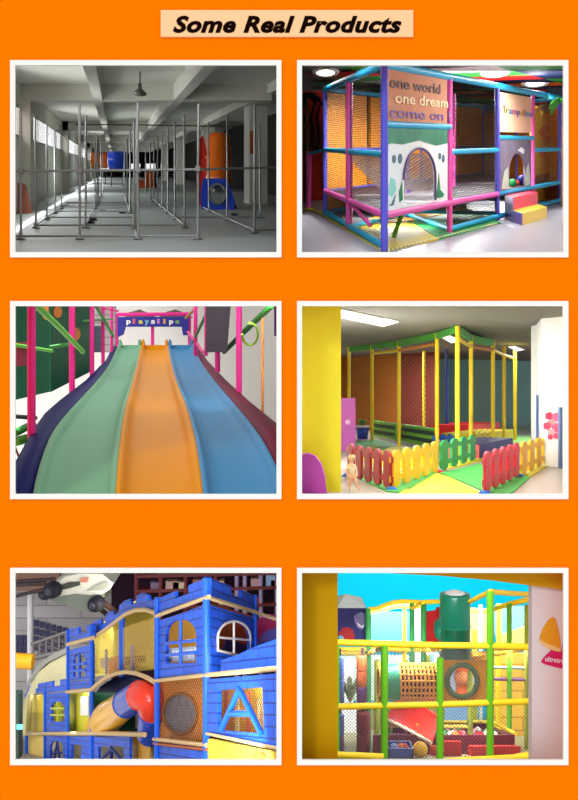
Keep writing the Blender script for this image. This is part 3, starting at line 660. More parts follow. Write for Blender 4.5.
MB().net(R.at(84, 352, 50), R.at(116, 352, 64), R.at(116, 300, 64), R.at(84, 300, 50), .5, .04, False).build('net', mat('net_dark', (90, 80, 90), .8), t)
t = thing('play_structure', 'magenta post frame with a grey net and slanting green rail before the white wall', 'play structure', R.at(217, 360, 44))
post3(t, 195.5, 356, 296, 58, .13); post3(t, 206, 356, 296, 50, .1); post3(t, 217.5, 372, 296, 44, .13); post3(t, 239, 420, 296, 36, .12); post3(t, 275.5, 336, 296, 30, .05, mat('thin_purple', (110, 50, 120), .5))
rail3(t, [(274, 303, 31), (246, 330, 40), (224, 352, 46)], .12, grn); rail3(t, [(210, 306, 48), (193, 342, 60)], .1, grn); rail3(t, [(188, 332, 64), (203, 352, 54), (222, 348, 46)], .1, mg); rail3(t, [(186, 318, 64), (198, 306, 58)], .1, mat('foam_ochre', (176, 130, 60), .5))
rail3(t, [(262.5, 420, 34), (262.5, 318, 34)], .05, mat('thin_orange', (226, 140, 60), .5))
b = MB(); pts = [R.at(250 + 8 * math.cos(a), 334 + 11 * math.sin(a), 34 + math.sin(a)) + V((0, 0, 0)) for a in [i * math.pi / 14 for i in range(-8, 15)]]
b.tube(pts, .05, 6); b.build('hoop', mat('hoop_green', (150, 190, 60), .5), t)
pn = plane_px(R, 207, 47, 236, 37.5); b = MB(); pn.panel(b, [(206, 300), (230, 300), (226, 352), (207, 352)], [], .02); b.build('net_backing', mat('net_grey_cloth', (136, 130, 134), .9, var=.15, scale=5), t)
MB().net(pn.pt(206, 352, -.05), pn.pt(227, 352, -.05), pn.pt(231, 300, -.05), pn.pt(206, 300, -.05), .22, .03).build('net', mat('net_dark', (90, 80, 90)), t)
t = None
pg = mat('pad_green_low', (60, 150, 60), .6)
# walls and floor
wl = mat('white_wall', (240, 236, 232), .8, spec=.1, var=.03, scale=.3)
b = backwall(R, 86, -60, 286, -9, 16); struct(b.build('wall_slide_back', wl))
b = MB(); b.hexa([R.at(15, 540, 21.2), R.at(286, 540, 21.2), R.at(286, 450, 86), R.at(-5, 450, 86)], [R.at(15, 535, 21.2), R.at(286, 535, 21.2), R.at(286, 446, 86), R.at(-5, 446, 86)]); struct(b.build('floor_slide', mat('floor_pale', (176, 172, 164), .6)))
# ================================================================== opening 4: fenced toddler corner (coordinates of the photograph)
R = Room(0, 0, 1, 480, 394, 496, 20.35)
H = R.h
f = R.fl
b = fan(R, -H - .2, 291, 620, 20.06, 90, .2)
struct(b.build('floor_toddler', mat('beige_floor', (178, 172, 156), .3, spec=.4, var=.06, scale=.5)))
ZC = 2.42
b = fan(R, ZC, 291, 620, 20.06, 90, .2)
struct(b.build('ceiling_toddler', mat('ceiling_grey', (214, 213, 202), .8, spec=.1, var=.03)))
glow4 = mat('panel_glow', (255, 255, 250), .5, emit=3.0)
def panel_light(ps, label):
    q = [R.fl(x, y, ZC - .03) for x, y in ps]; c = sum(q, V()) / 4
    t = thing('ceiling_panel_light', label, 'ceiling light', c)
    MB().hexa([p + V((0, 0, .01)) for p in q], [p + V((0, 0, .03)) for p in q]).build('diffuser', glow4, t)
    b = MB(); qq = [p + (p - c).normalized() * .08 for p in q]
    for i in range(4): b.tube([qq[i], qq[(i + 1) % 4]], .03, 6)
    b.build('frame', white, t)
panel_light([(342.5, 317), (342.5, 309.5), (396.5, 321.3), (383, 326)], 'long bright ceiling panel light beside the yellow pillar')
panel_light([(441, 337), (449, 334.5), (459, 340), (452, 343)], 'small bright ceiling panel light behind the green canopy corner')
panel_light([(508, 346.5), (514, 346), (524, 349.5), (517, 351)], 'small bright ceiling panel light over the far aisle near the white pillar')
# pillars and walls
yw = mat('wall_yellow', (238, 226, 40), .6, var=.03)
Yp = 21.2
b = MB(); p = R.at(296, 470, Yp); q = R.at(341, 470, Yp); zf = R.lev((0, Yp), -H).z; b.obox(V((p.x, Yp, zf)), (q.x - p.x, 0, 0), (0, 1.0, 0), (0, 0, H + ZC + .3)); struct(b.build('wall_yellow_pillar', yw))
wp = mat('pillar_white', (238, 238, 240), .7, var=.02)
p = f(541.5, 466); q = R.at(566, 466, p.y - .8); b = MB(); zb = R.lev(p, -H).z
l2 = R.at(531, 460, p.y + 5.5)
b.hexa([p, V((q.x, q.y, R.lev(q, -H).z)), V((q.x, q.y + 4, R.lev((0, q.y + 4), -H).z)), V((l2.x, l2.y, R.lev(l2, -H).z))], [R.lev(p, ZC), R.lev(q, ZC), R.lev((q.x, q.y + 4), ZC), R.lev(l2, ZC)])
wpo = struct(b.build('wall_white_pillar', wp))
pw = Plane(R, p, l2); b = MB(); pw.panel(b, [(536.5, 470), (541.4, 470), (541.4, 395), (536.5, 395)], [], .06, -.06); struct(b.build('trim_blue_strip', mat('trim_blue', (62, 112, 190), .5)))
b = MB(); r0 = R.at(560, 468, p.y - .9); b.obox(V((r0.x, r0.y, R.lev(r0, -H).z)), (.1, 0, 0), (0, .2, 0), (0, 0, 1.9)); struct(b.build('trim_blue_edge', mat('trim_blue_grey', (94, 130, 176), .5)))
ps = Plane(R, p, q); t = thing('wall_sticker', 'pink and red paper blossom sticker on the white pillar', 'wall decoration', ps.pt(551, 440, -.02))
for k, (x, y, r, c) in enumerate(((549, 416, 4, (196, 40, 70)), (556, 417, 4.5, (226, 90, 130)), (552, 424, 4.5, (236, 130, 130)), (547, 426, 4, (206, 60, 90)), (556, 428, 4.5, (226, 80, 120)), (551.5, 433, 4, (240, 150, 150)), (556, 436, 3, (206, 70, 100)), (550, 437, 2.6, (196, 50, 80)))):
    b = MB(); ps.panel(b, [(x + r * (1 + .12 * math.cos(5 * a)) * math.cos(a), y + r * (1 + .12 * math.cos(5 * a)) * math.sin(a)) for a in [i * math.pi / 10 for i in range(20)]], [], .012, -.02 - k * .004); b.build('blossom', mat('blossom_%d' % k, c, .6), t)
b = backwall(R, 78, 292, 620, -H, 5); struct(b.build('wall_toddler_back', mat('wall_brown_back', (150, 120, 96), .8, var=.15, scale=.4)))
pb2 = plane_px(R, 341, 60, 436, 52); b = MB(); pb2.panel(b, [(330, 432), (398, 432), (398, 343), (330, 343)], [], .15); struct(b.build('wall_orange_panel', mat('wall_orange_brown', (196, 112, 40), .7, var=.2, scale=1)))
b = MB(); pb2.panel(b, [(399, 432), (438, 432), (438, 343), (399, 343)], [], .15); struct(b.build('wall_red_panel', mat('wall_dark_red', (128, 48, 44), .7, var=.2, scale=1)))
b = MB(); pb3 = plane_px(R, 440, 62, 530, 66); pb3.panel(b, [(440, 428), (532, 428), (532, 350), (440, 350)], [], .1); struct(b.build('wall_teal_panel', mat('wall_teal', (120, 164, 160), .7, var=.2, scale=.6)))
# play structure at the back: yellow posts, green canopy
yp, gp = mat('foam_yellow', (236, 206, 40), .5), mat('foam_leaf_green', (76, 158, 60), .5)
t = thing('play_structure', 'yellow post frame with green canopy edges standing behind the picket fences', 'play structure', f(457, 460))
posts = [(457.5, 31.5, 326, 455), (437, 35, 333, 450), (399, 40, 341, 443.5), (372, 44, 343, 437), (349, 46, 344, 434), (471, 35, 336, 445), (493, 38, 340, 440), (504, 41, 346, 436), (515, 44, 350, 434), (447, 48, 348, 432), (424, 50, 348, 432)]
zc = lambda p: R.lev(p, ZC - .02)
pt = {}
for (x, Y, y0, y1) in posts:
    p = R.at(x, y0, Y); pt[x] = p; pf = R.lev(p, -H)
    p.z = min(p.z, zc(p).z); o = MB().tube([pf, p], .085, 10).build('post', yp if x not in (447,) else mat('foam_navy', (40, 50, 120), .5), t)
def beam(a, b_, r, m):
    d = b_ - a; n = V((-d.y, d.x, 0)).normalized() * .06
    return (MB().obox(a - n - V((0, 0, .24)), d, n * 2, (0, 0, .26)) if r > .08 else MB().tube([a, b_], r, 8)).build('canopy_rail', m, t)
for a, c in ((457.5, 437), (437, 399), (399, 372), (372, 349), (457.5, 471), (471, 493)):
    beam(pt[a], pt[c], .1, gp)
lowd = V((0, 0, -.42))
for a, c in ((437, 399), (399, 372), (471, 493), (457.5, 471), (493, 504), (504, 515)): beam(pt[a] + lowd, pt[c] + lowd, .07, mat('foam_amber', (206, 130, 50), .5) if a in (437, 471) else yp)
b = MB(); tri = [pt[457.5], pt[437], pt[399], pt[399] + V((3.2, 2.0, .3)), pt[493] + V((0, 1, 0)), pt[471]]
b.add([p + V((0, 0, .05)) for p in tri] + [p + V((0, 0, .09)) for p in tri], [(0, 1, 2, 3, 4, 5), (11, 10, 9, 8, 7, 6)] + [(i, (i + 1) % 6, 6 + (i + 1) % 6, 6 + i) for i in range(6)]); b.build('canopy', mat('canopy_green', (92, 140, 62), .6, var=.2), t)
for (x0, x1, Y, y0, y1) in ((349, 372, 46, 356, 432), (372, 399, 44, 356, 436), (471, 493, 39, 352, 440), (399, 437, 42, 356, 440)):
    MB().net(R.at(x0, y1, Y), R.at(x1, y1, Y), R.at(x1, y0, Y), R.at(x0, y0, Y), .22, .018).build('net', mat('net_olive', (130, 120, 70), .8), t)
# padded low barriers in front of the posts
t = thing('padded_barrier', 'low green padded barrier with dark patterned infill running behind the fences', 'barrier', f(404, 446))
lg = mat('foam_lime_pad', (122, 196, 60), .5); dkp = mat('pattern_dark', (52, 74, 66), .7, var=.8, scale=3)
a0, a1 = f(372, 436), f(437, 449.5)
for z in (.12, .46, .8): MB().tube([a0 + V((0, 0, z)), a1 + V((0, 0, z))], .085, 8).build('rail', lg, t)
for k in (0, .45, 1): p = a0 * (1 - k) + a1 * k; MB().tube([p, p + V((0, 0, .86))], .085, 8).build('post', lg, t)
dv = (a1 - a0); b = MB(); b.obox(a0 + V((0, .05, .14)), dv, (0, .06, 0), (0, 0, .62)); b.build('infill', dkp, t)
# foam blocks
def block(name, label, pA, pB, depth, h, m, mend=None):
    p, q = f(*pA), f(*pB); t = thing(name, label, 'foam block', p); dq = V((q.x - p.x, q.y - p.y, q.z - p.z)); n = V((-dq.y, dq.x, 0)).normalized() * depth
    n.z = (R.lev((0, p.y + n.y), 0) - R.lev((0, p.y), 0)).z
    z = V((0, 0, h)); e = dq * .03
    if mend is not None:
        MB().obox(p, e, n, z).build('end_face', mend, t)
        MB().obox(p + e, dq - e, n, z).build('body', m, t)
    else: MB().obox(p, dq, n, z).build('body', m, t)
    return t
fr_, fy, fn = mat('block_red', (204, 36, 44), .45), mat('block_yellow', (226, 198, 36), .45), mat('block_navy', (48, 52, 130), .45)
block('foam_block', 'navy foam block with a dull red end face, nearest the red fence', (479, 459.5), (513, 450.5), 1.4, .52, fn, mat('block_maroon', (170, 60, 60), .45))
block('foam_block', 'long yellow foam block behind the navy one', (477, 448), (513, 442), 1.6, .6, fy)
block('foam_block', 'red foam block at the back behind the yellow one', (468, 439), (500, 434.5), 2.0, .7, fr_)
# puzzle mats
def fm(name, label, pts, m, z=.03):
    q = [f(*p) for p in pts]; b = MB(); n = len(q); b.add(q + [p + V((0, 0, z)) for p in q], [tuple(range(n))[::-1], tuple(range(n, 2 * n))] + [(i, (i + 1) % n, n + (i + 1) % n, n + i) for i in range(n)]); tag(b.build(name, m), label, 'mat')
my, mg_ = mat('eva_lemon', (222, 214, 40), .6, var=.04), mat('eva_grass', (70, 170, 72), .6, var=.05)
fm('puzzle_mat', 'green foam mat below the dark red and yellow fences', [(347, 474), (387, 492), (404, 494), (440, 472), (424, 466), (392, 474), (366, 466)], mg_)
fm('puzzle_mat', 'large yellow foam mat in front, between both fence runs', [(398, 495), (484, 495), (452, 479), (436, 474), (405, 490)], my)
fm('puzzle_mat', 'green foam mat leading from the opening toward the navy block', [(486, 493), (485, 484), (488, 472), (480, 464), (458, 470), (440, 473.5), (455, 479.5)], mg_)
fm('puzzle_mat', 'small yellow foam mat in front of the navy block and green fence', [(442, 471), (478, 462), (490, 459), (474, 456.5), (446, 463)], my)
fm('puzzle_mat', 'green foam mat strip under the bright red fence', [(487, 495), (512, 494), (530, 478), (514, 472.5), (488, 485)], mg_)
fm('puzzle_mat', 'yellow foam mat strip under the far yellow fence by the white pillar', [(531, 477), (549, 465.5), (541, 462), (516, 472)], mat('eva_pale_lemon', (214, 206, 80), .6))
fm('puzzle_mat', 'yellow foam mat inside the dark red fence', [(352, 456), (392, 470), (438, 462), (400, 447), (372, 446)], my)
fm('puzzle_mat', 'green foam mat strip beside the purple machine', [(344, 452), (370, 455), (396, 446), (376, 440), (348, 443)], mg_)
fm('puzzle_mat', 'pale green foam mat at the far end beyond the foam blocks', [(498, 452), (530, 450), (530, 436), (500, 437)], mat('eva_pale_green', (130, 186, 110), .6))
# picket fences
def fence(a, c, h, n, m, label, feet, w=.62):
    p, q = f(*a), f(*c); d = V(((q - p).x, (q - p).y, (q - p).z)); t = thing('picket_fence', label, 'fence', p)
    nr = V((-d.y, d.x, 0)).normalized() * .07; lift = .1 * h
    for k in range(n):
        u0 = (k + .5 - w / 2) / n; u1 = (k + .5 + w / 2) / n; o0, o1 = p + d * u0, p + d * u1; mm = (o0 + o1) / 2
        z = lambda s: V((0, 0, h * s))
        b = MB(); ol = [o0 + z(.09), mm + z(.03), o1 + z(.09), o1 + z(.88)]
        for i in range(1, 6): a_ = math.pi * i / 6; ol.append(mm + (o1 - mm) * math.cos(a_) + z(.88 + .12 * math.sin(a_)))
        ol.append(o0 + z(.88)); b.poly(ol, [], nr); b.build('picket', m, t)
    for z0 in (.2, .7):
        b = MB(); b.obox(p + nr * .25 + V((0, 0, h * z0)), d, nr * .5, V((0, 0, h * .16))); b.build('rail', m, t)
    for (k, m2, lab) in feet:
        c0 = p + d * k + nr * .5; b = MB().lathe(c0, (0, 0, 1), [(0, 0), (.15, 0), (.15, .03), (.1, .08), (.05, .1), (0, .1)], 16); part(b.build('foot', m2, t), lab)
    return t
dr, br, fyel, fgr, fbl = mat('fence_red_shade', (160, 24, 32), .45), mat('fence_red', (226, 48, 64), .45), mat('fence_yellow', (244, 200, 36), .45), mat('fence_green', (52, 164, 84), .45), mat('fence_blue', (36, 84, 160), .45)  # dr: shadow on the fence by the pillar, put into a darker red
ftb = mat('foot_blue', (28, 104, 200), .4); ftr = mat('foot_red', (220, 50, 40), .4)
fence((346, 476.5), (391.5, 491), .94, 5, dr, 'dark red picket fence beside the yellow pillar, its shade painted into the red', [(.97, ftb, 'round blue foot'), (.0, ftb, 'round blue foot')])
fence((391.5, 490.5), (439.5, 472.5), .94, 5, fyel, 'yellow picket fence joined to the dark red one', [(.99, ftr, 'round red foot')])
fence((440, 472.5), (477, 460.5), .92, 4, fgr, 'green picket fence between the near yellow fence and the navy foam block', [])
fence((433, 453.5), (461, 452), .74, 4, fbl, 'blue picket fence behind the green picket fence', [])
fence((484.5, 495.5), (520.5, 477), .98, 5, br, 'bright red picket fence at the mat corner', [(.98, ftb, 'round blue foot'), (.04, ftb, 'round blue foot')])
fence((521, 477), (549, 464), .96, 4, fyel, 'yellow picket fence running to the white pillar', [(.92, ftr, 'round red foot')])
# chair back, toy machine, plant tub
vio = mat('chair_violet', (176, 74, 170), .4)
q = R.at(300, 494, 20.7); zfl = R.lev((0, 20.7), -H).z; px_ = 20.7 / F
t = thing('toddler_chair', 'violet plastic child chair with rounded back before the yellow pillar', 'chair', V((q.x, 20.7, zfl)))
sh = [(292, 500), (292, 462), (300, 455), (308, 453.5), (315, 456), (321, 464), (325, 478), (328, 500)]
b = MB(); b.poly([R.at(x, y, 20.6) for x, y in sh], [], (0, .09, 0)); b.build('backrest', vio, t)
b = MB(); b.obox(R.at(292, 501, 20.15) + V((0, 0, .05)), (.75, 0, 0), (0, .5, 0), (0, 0, .05)); b.build('seat', vio, t)
for x in (296, 324):
    for Y in (20.2, 20.62): p = R.at(x, 500, Y); MB().tube([V((p.x, Y, R.lev((0, Y), -H).z)), p + V((0, 0, .1))], .035, 8).build('leg', vio, t)
MB().tube([R.at(x, y, 20.59) for x, y in sh[1:-1]], .025, 6).build('back_rim', mat('chair_violet_rim', (206, 110, 196), .4), t)
q = f(348, 452); t = thing('toy_machine', 'tall purple toy cabinet at the wall beside the plant tub', 'toy cabinet', q)
pv = mat('machine_purple', (156, 60, 140), .45); w = 15 * q.y / F; hgt = 54 * q.y / F
MB().obox(q + V((-w / 2, 0, 0)), (w, 0, 0), (0, .9, 0), (0, 0, hgt)).build('body', pv, t)
MB().lathe(q + V((0, -.03, hgt * .55)), (0, 1, 0), [(0, 0), (w * .18, 0), (w * .2, .05)], 14).build('dial', mat('machine_pink', (226, 170, 214), .4), t)
q = f(362.5, 441); k = q.y / F; t = thing('plant_tub', 'small plant in a blue tub with a pale rim on a pink stand', 'plant', q)
MB().lathe(q + V((0, 0, 2 * k)), (0, 0, 1), [(0, 0), (5 * k, 0), (6.4 * k, 11 * k), (0, 11 * k)], 16).build('tub', mat('tub_blue', (46, 70, 180), .4), t)
MB().lathe(q + V((0, 0, 13 * k)), (0, 0, 1), [(5 * k, 0), (7.4 * k, 0), (7.4 * k, 2.6 * k), (5 * k, 2.6 * k)], 16).build('rim', mat('tub_rim', (206, 190, 206), .4), t)
MB().lathe(q, (0, 0, 1), [(0, 0), (6 * k, 0), (6 * k, 2 * k), (0, 2 * k)], 16).build('stand', mat('machine_pink', (226, 170, 214)), t)
for i in range(9):
    a = i * 2.4; p0 = q + V((0, 0, 14 * k)); d = V((math.cos(a), math.sin(a), 0)); b = MB(); side = V((-d.y, d.x, 0))
    rows = [[p0 + d * (5.5 * k * s) + V((0, 0, k * 13 * (s - .45 * s * s))) + side * (w_ * k * e) for e in (-1, 0, 1)] for s, w_ in ((0, .4), (.35, 1.4), (.7, 1.2), (1, .1))]
    b.grid(rows, (0, 0, .02)); b.build('leaf', mat('tub_leaf', (92, 160, 84), .5), t)
# small child in pale clothes beside the pillar
g = f(352, 490.5); u = 36 * g.y / F / 7.0
def mkskin(name, joints, bones, m, parent, lvl=2):
    me = bpy.data.meshes.new(name); me.from_pydata([j[0] for j in joints], bones, [])
    o = bpy.data.objects.new(name, me); C.objects.link(o); o.parent = parent
    bm = bmesh.new(); bm.from_mesh(me); bm.verts.layers.skin.verify(); ly = bm.verts.layers.skin.active
    for i, v in enumerate(bm.verts): v[ly].radius = (joints[i][1], joints[i][1]); v[ly].use_root = (i == 0)
    bm.to_mesh(me); bm.free()
    md = o.modifiers.new('Skin', 'SKIN'); md.use_smooth_shade = True
    s = o.modifiers.new('Subsurf', 'SUBSURF'); s.levels = lvl; s.render_levels = lvl
    me.materials.append(m); return o
child = thing('person', 'small fair-haired child in cream top stepping out beside the yellow pillar', 'person', g)
J = lambda x, y, z, r: (V((x * u, y * u, z * u)), r * u)
sk = mat('skin', (232, 186, 150), .5); cream = mat('cloth_cream', (232, 214, 182), .8); hair = mat('hair_fair', (222, 190, 140), .7); tan = mat('cloth_tan', (226, 178, 140), .8)
body = [J(0, 0, 3.0, .62), J(-.05, 0, 3.6, .62), J(-.1, 0, 4.4, .66), J(-.12, 0, 5.0, .5), J(-.12, -.02, 5.35, .3), J(-.1, -.05, 5.75, .5), J(-.08, -.08, 6.3, .62), J(-.05, -.05, 6.75, .42),
        J(.32, 0, 2.85, .42), J(.75, -.25, 1.6, .3), J(1.25, .1, .42, .2), J(1.45, -.35, .14, .16), J(-.35, 0, 2.85, .42), J(-.4, .1, 1.6, .3), J(-.5, .3, .42, .2), J(-.5, -.2, .14, .16),
        J(.5, 0, 4.75, .28), J(.85, -.1, 3.9, .22), J(.95, -.45, 3.15, .16), J(-.75, 0, 4.75, .28), J(-1.0, -.1, 3.9, .22), J(-.95, -.45, 3.15, .16)]
bones = [(0, 1), (1, 2), (2, 3), (3, 4), (4, 5), (5, 6), (6, 7), (0, 8), (8, 9), (9, 10), (10, 11), (0, 12), (12, 13), (13, 14), (14, 15), (3, 16), (16, 17), (17, 18), (3, 19), (19, 20), (20, 21)]
for hx, i0 in ((.95, 18), (-.95, 21)):                 # fingers and thumb
    for k in range(5):
        n0 = len(body); dx = (-.12 + .06 * k) if k < 4 else (-.16 if hx > 0 else .16); L = (.3, .36, .34, .26, .2)[k]
        body.append(J(hx + dx * .8, -.52 - (.06 if k == 4 else 0), 3.0 + (.06 if k == 4 else 0), .05)); body.append(J(hx + dx, -.6 - (.1 if k == 4 else 0), 3.0 - L, .04)); bones += [(i0, n0), (n0, n0 + 1)]
mkskin('body', body, bones, sk, child)
topj = [J(0, 0, 3.1, .7), J(-.05, 0, 3.7, .68), J(-.1, 0, 4.4, .7), J(-.12, 0, 4.95, .52), J(.5, 0, 4.75, .33), J(.8, -.06, 4.1, .3), J(-.75, 0, 4.75, .33), J(-.98, -.06, 4.1, .3)]
mkskin('top', topj, [(0, 1), (1, 2), (2, 3), (3, 4), (4, 5), (3, 6), (6, 7)], cream, child)
trj = [J(0, 0, 3.05, .66), J(.32, 0, 2.8, .46), J(.75, -.25, 1.6, .35), J(1.12, 0, .75, .28), J(-.35, 0, 2.8, .46), J(-.4, .1, 1.6, .35), J(-.47, .22, .75, .28)]
mkskin('trousers', trj, [(0, 1), (1, 2), (2, 3), (0, 4), (4, 5), (5, 6)], tan, child)
b = MB(); rows = []; hc = g + V((-.07 * u, .02 * u, 6.35 * u))
for i in range(8):
    th = math.pi * .62 * i / 7; rows.append([hc + V((math.sin(th) * math.cos(a) * .7 * u, math.sin(th) * math.sin(a) * .68 * u + .06 * u, math.cos(th) * .74 * u)) for a in [(-.38 + 1.76 * k / 14) * math.pi for k in range(15)]])
b.grid(rows); b.build('hair', hair, child)
dk = mat('eye_dark', (50, 34, 28), .4)
for sx in (-1, 1):
    MB().sphere(g + V((-.08 * u + sx * .22 * u, -.63 * u, 6.2 * u)), .07 * u, 8, 6).build('eye', dk, child)
    MB().sphere(g + V((-.08 * u + sx * .63 * u, -.02 * u, 6.1 * u)), .13 * u, 8, 6, (.5, 1, 1.2)).build('ear', sk, child)
MB().sphere(g + V((-.08 * u, -.68 * u, 6.03 * u)), .08 * u, 8, 6).build('nose', sk, child)
MB().sphere(g + V((-.08 * u, -.62 * u, 5.83 * u)), .1 * u, 8, 6, (1.3, .4, .4)).build('mouth', mat('lip', (190, 100, 90), .5), child)
# ================================================================== opening 5: blue castle play structure
R = Room(0, 560, 1.993, 300, 285, 397, 51.0)
H = R.h
bb = brick_mat('castle_blue', (22, 88, 222), (8, 38, 136), .95, .3, .022)
bp_ = mat('castle_post_blue', (26, 96, 226), .4, var=.05); bn = mat('castle_navy', (24, 40, 130), .5)
tanr = mat('castle_tan_rail', (206, 180, 128), .5, var=.08); cy = mat('castle_yellow', (238, 214, 66), .55, var=.08); corn = mat('castle_orange', (240, 152, 24), .5, var=.06)
netd = mat('castle_net', (70, 60, 60), .8); netl = mat('castle_net_pale', (226, 196, 110), .8)
PL = plane_px(R, 412, 28, 135, 46); PR = plane_px(R, 412, 28, 508, 33); PW = plane_px(R, 412, 27.6, 552, 22.3)
base = R.lev(PL.pt(412, 285), -H)
t = thing('castle_playhouse', 'blue brick-patterned castle playhouse with crenellated towers, tan ledges and netted bays', 'play structure', base)
def pan(pl, outer, holes=(), m=bb, th=.12, off=0.0, name='wall_panel', par=None):
    b = MB(); pl.panel(b, outer, holes, th, off); return b.build(name, m, par or t)
def ledge(pl, pts, r=.07, m=tanr, off=-.06, name='ledge'):
    return MB().tube([pl.pt(x, y, off) for x, y in pts], r, 8).build(name, m, t)
def cpost(pl, x, y0, y1, r=.09, off=0.0, m=bp_, x1=None):
    return MB().tube([pl.pt(x, y0, off), pl.pt(x if x1 is None else x1, y1, off)], r, 10).build('post', m, t)
def crenel(x0, yt0, yb0, x1, yt1, yb1, teeth, dip=.5):   # band with merlons: teeth = list of (start, end) fractions that stand full height
    L = lambda a, b_, f_: a + (b_ - a) * f_
    out = [(x0, yb0), (x1, yb1)]; top = []; cur = 0.0
    for a, e in teeth:
        for f_, hi in ((a, 0), (a, 1), (e, 1), (e, 0)):
            yt = L(yt0, yt1, f_); yb = L(yb0, yb1, f_); top.append((L(x0, x1, f_), yt if hi else yt + (yb - yt) * dip))
    if top[0][0] > x0 + .1: top.insert(0, (x0, yt0 + (yb0 - yt0) * dip))
    else: top = top[1:]
    if top[-1][0] < x1 - .1: top.append((x1, yt1 + (yb1 - yt1) * dip))
    else: top = top[:-1]
    return out + top[::-1]
# corner tower, the face toward the bridge
pan(PL, crenel(312, 78, 112, 414, 34, 74, [(0, .36), (.62, 1)], .42), name='parapet')
win = arch(330, 391, 206, 118, 10)
wp_ = pan(PL, [(314, 240), (412, 227), (412, 88), (314, 122)], [win])
ledge(PL, [(310, 112), (416, 73)]); ledge(PL, [(308, 241), (412, 229)])
def bars(pl, segs, m, r=.05, off=-.02, par=None): 
    b = MB()
    for p, q in segs: b.tube([pl.pt(*p, off), pl.pt(*q, off)], r, 6)
    return b.build('window_bars', m, par or t)
bars(PL, [((360, 118), (360, 206)), ((330, 166), (391, 160)), ((331, 190), (391, 184))], bp_, .06, par=wp_)
lat = mat('lattice_pale', (214, 232, 240), .5)
bars(PL, [((331 + k * 7.5, 178), (334 + k * 7.5, 202)) for k in range(8)] + [((331, 180), (391, 176)), ((331, 200), (391, 196))], lat, .07, .3, par=wp_)
# tower, the outer face
pan(PR, crenel(414, 34, 74, 508, 70, 104, [(0, .5), (.72, 1)], .45), name='parapet')
win2 = arch(434, 499, 184, 122, 12)
win2 = [(434, 180), (499, 196)] + win2[2:]
wq = pan(PR, [(414, 228), (508, 214), (508, 116), (414, 88)], [win2])
MB().tube([PR.pt(x, y, -.05) for x, y in win2 + [win2[0]]], .045, 6).build('window_trim', white, wq)
bars(PR, [((466, 120), (466, 188)), ((434, 154), (499, 160))], white, .04, par=wq)
ledge(PR, [(412, 74), (510, 104)]); cpost(PR, 508, 200, 70, .085)
PE = plane_px(R, 508, 33, 552, 30); ledge(PE, [(508, 104), (556, 120)], .06)
pan(PE, [(512, 200), (514, 165), (520, 150), (532, 140), (548, 136), (560, 140), (560, 200)], m=mat('castle_lilac', (112, 104, 206), .4), name='side_roof', th=.08, off=.5)
# sloping blue parapet before the tower
pan(plane_px(R, 440, 27, 552, 23.5), [(440, 222), (552, 212), (552, 157), (498, 177), (471, 190), (440, 200)], name='parapet', off=.0)
# lower wall with the A-framed opening
A_ = [(433, 340), (526, 347), (523, 254), (434, 259)]
wa = pan(PW, [(413, 347), (556, 377), (556, 226), (413, 238)], [A_], name='wall_panel')
bars(PW, [((441, 338), (477, 257)), ((477, 257), (521, 346)), ((455, 306), (502, 306))], bp_, .09, 0.0, wa)
ledge(PW, [(412, 229), (556, 216)], .07); ledge(PW, [(412, 346), (556, 376)], .05)
pan(PW, [(414, 440), (556, 470), (556, 384), (414, 356)], m=cy, off=.1, name='lower_panel'); 
b = MB(); PW.panel(b, [(502, 392), (510, 384), (520, 383), (527, 390), (520, 398), (508, 399)], [], .03, .04); b.build('painted_shape', mat('castle_mark', (150, 110, 40), .6), t)
# bay with the netted porthole
po_ = pan(PL, [(314, 362), (404, 366), (404, 232), (314, 243)], [ell(359, 306, 33, 39, 26)], corn, .1, .5, 'porthole_panel')
MB().tube([PL.pt(x, y, .46) for x, y in ell(359, 306, 34, 40, 26) + [(393, 306)]], .06, 6).build('porthole_rim', mat('rim_bronze', (176, 112, 30), .5), po_)
MB().net(PL.pt(322, 348, .56), PL.pt(396, 348, .56), PL.pt(396, 264, .56), PL.pt(322, 264, .56), .16, .03).build('porthole_net', mat('net_grey_porthole', (150, 146, 150), .8), po_)
pan(PL, ell(359, 306, 36, 42, 26), (), mat('porthole_dark', (88, 78, 96), .7), .06, 1.1, 'porthole_back')
MB().net(PL.pt(314, 360, .1), PL.pt(410, 366, .1), PL.pt(410, 232, .1), PL.pt(314, 243, .1), .19, .014).build('net', netd, t)
ledge(PL, [(306, 357), (412, 369)]); ledge(PL, [(306, 366), (412, 378)], .05, mat('castle_rust', (170, 90, 40), .5))
pan(PL, [(308, 460), (412, 470), (412, 374), (308, 366)])
# bridge with its wavy crenellated roof edge
crest = [(183, 156), (196, 148), (214, 136), (232, 122), (250, 108), (270, 100), (290, 99), (314, 107)]
top = [(183, 138), (186, 122), (200, 118), (203, 128), (209, 126), (211, 108), (224, 101), (228, 110), (236, 106), (238, 90), (248, 81), (258, 78), (262, 90), (270, 86), (272, 72), (282, 66), (294, 70), (298, 82), (306, 80), (308, 74), (314, 74)]
pan(PL, crest + top[::-1], name='parapet', off=.3)
MB().tube([PL.pt(x, y, .2) for x, y in crest], .09, 8).build('ledge', tanr, t)
b = MB(); rows = []
for x, y in crest: rows.append([PL.pt(x, y + 3, .4), PL.pt(x, y + 3, 2.4) + V((0, 0, .5))])
b.grid(rows, (0, 0, .03)); b.build('bridge_roof', cy, t)
gy = mat('castle_yellow_mesh', (226, 206, 84), .6, var=.15, scale=2)
pan(PL, [(186, 232), (312, 218), (312, 110), (290, 103), (270, 104), (250, 112), (232, 126), (214, 140), (196, 152), (186, 157)], [[(198, 216), (290, 204), (290, 190), (198, 196)]], gy, .05, 2.6, 'back_net')
MB().net(PL.pt(186, 228, .3), PL.pt(312, 216, .3), PL.pt(312, 112, .3), PL.pt(186, 156, .3), .25, .016).build('net', netl, t)
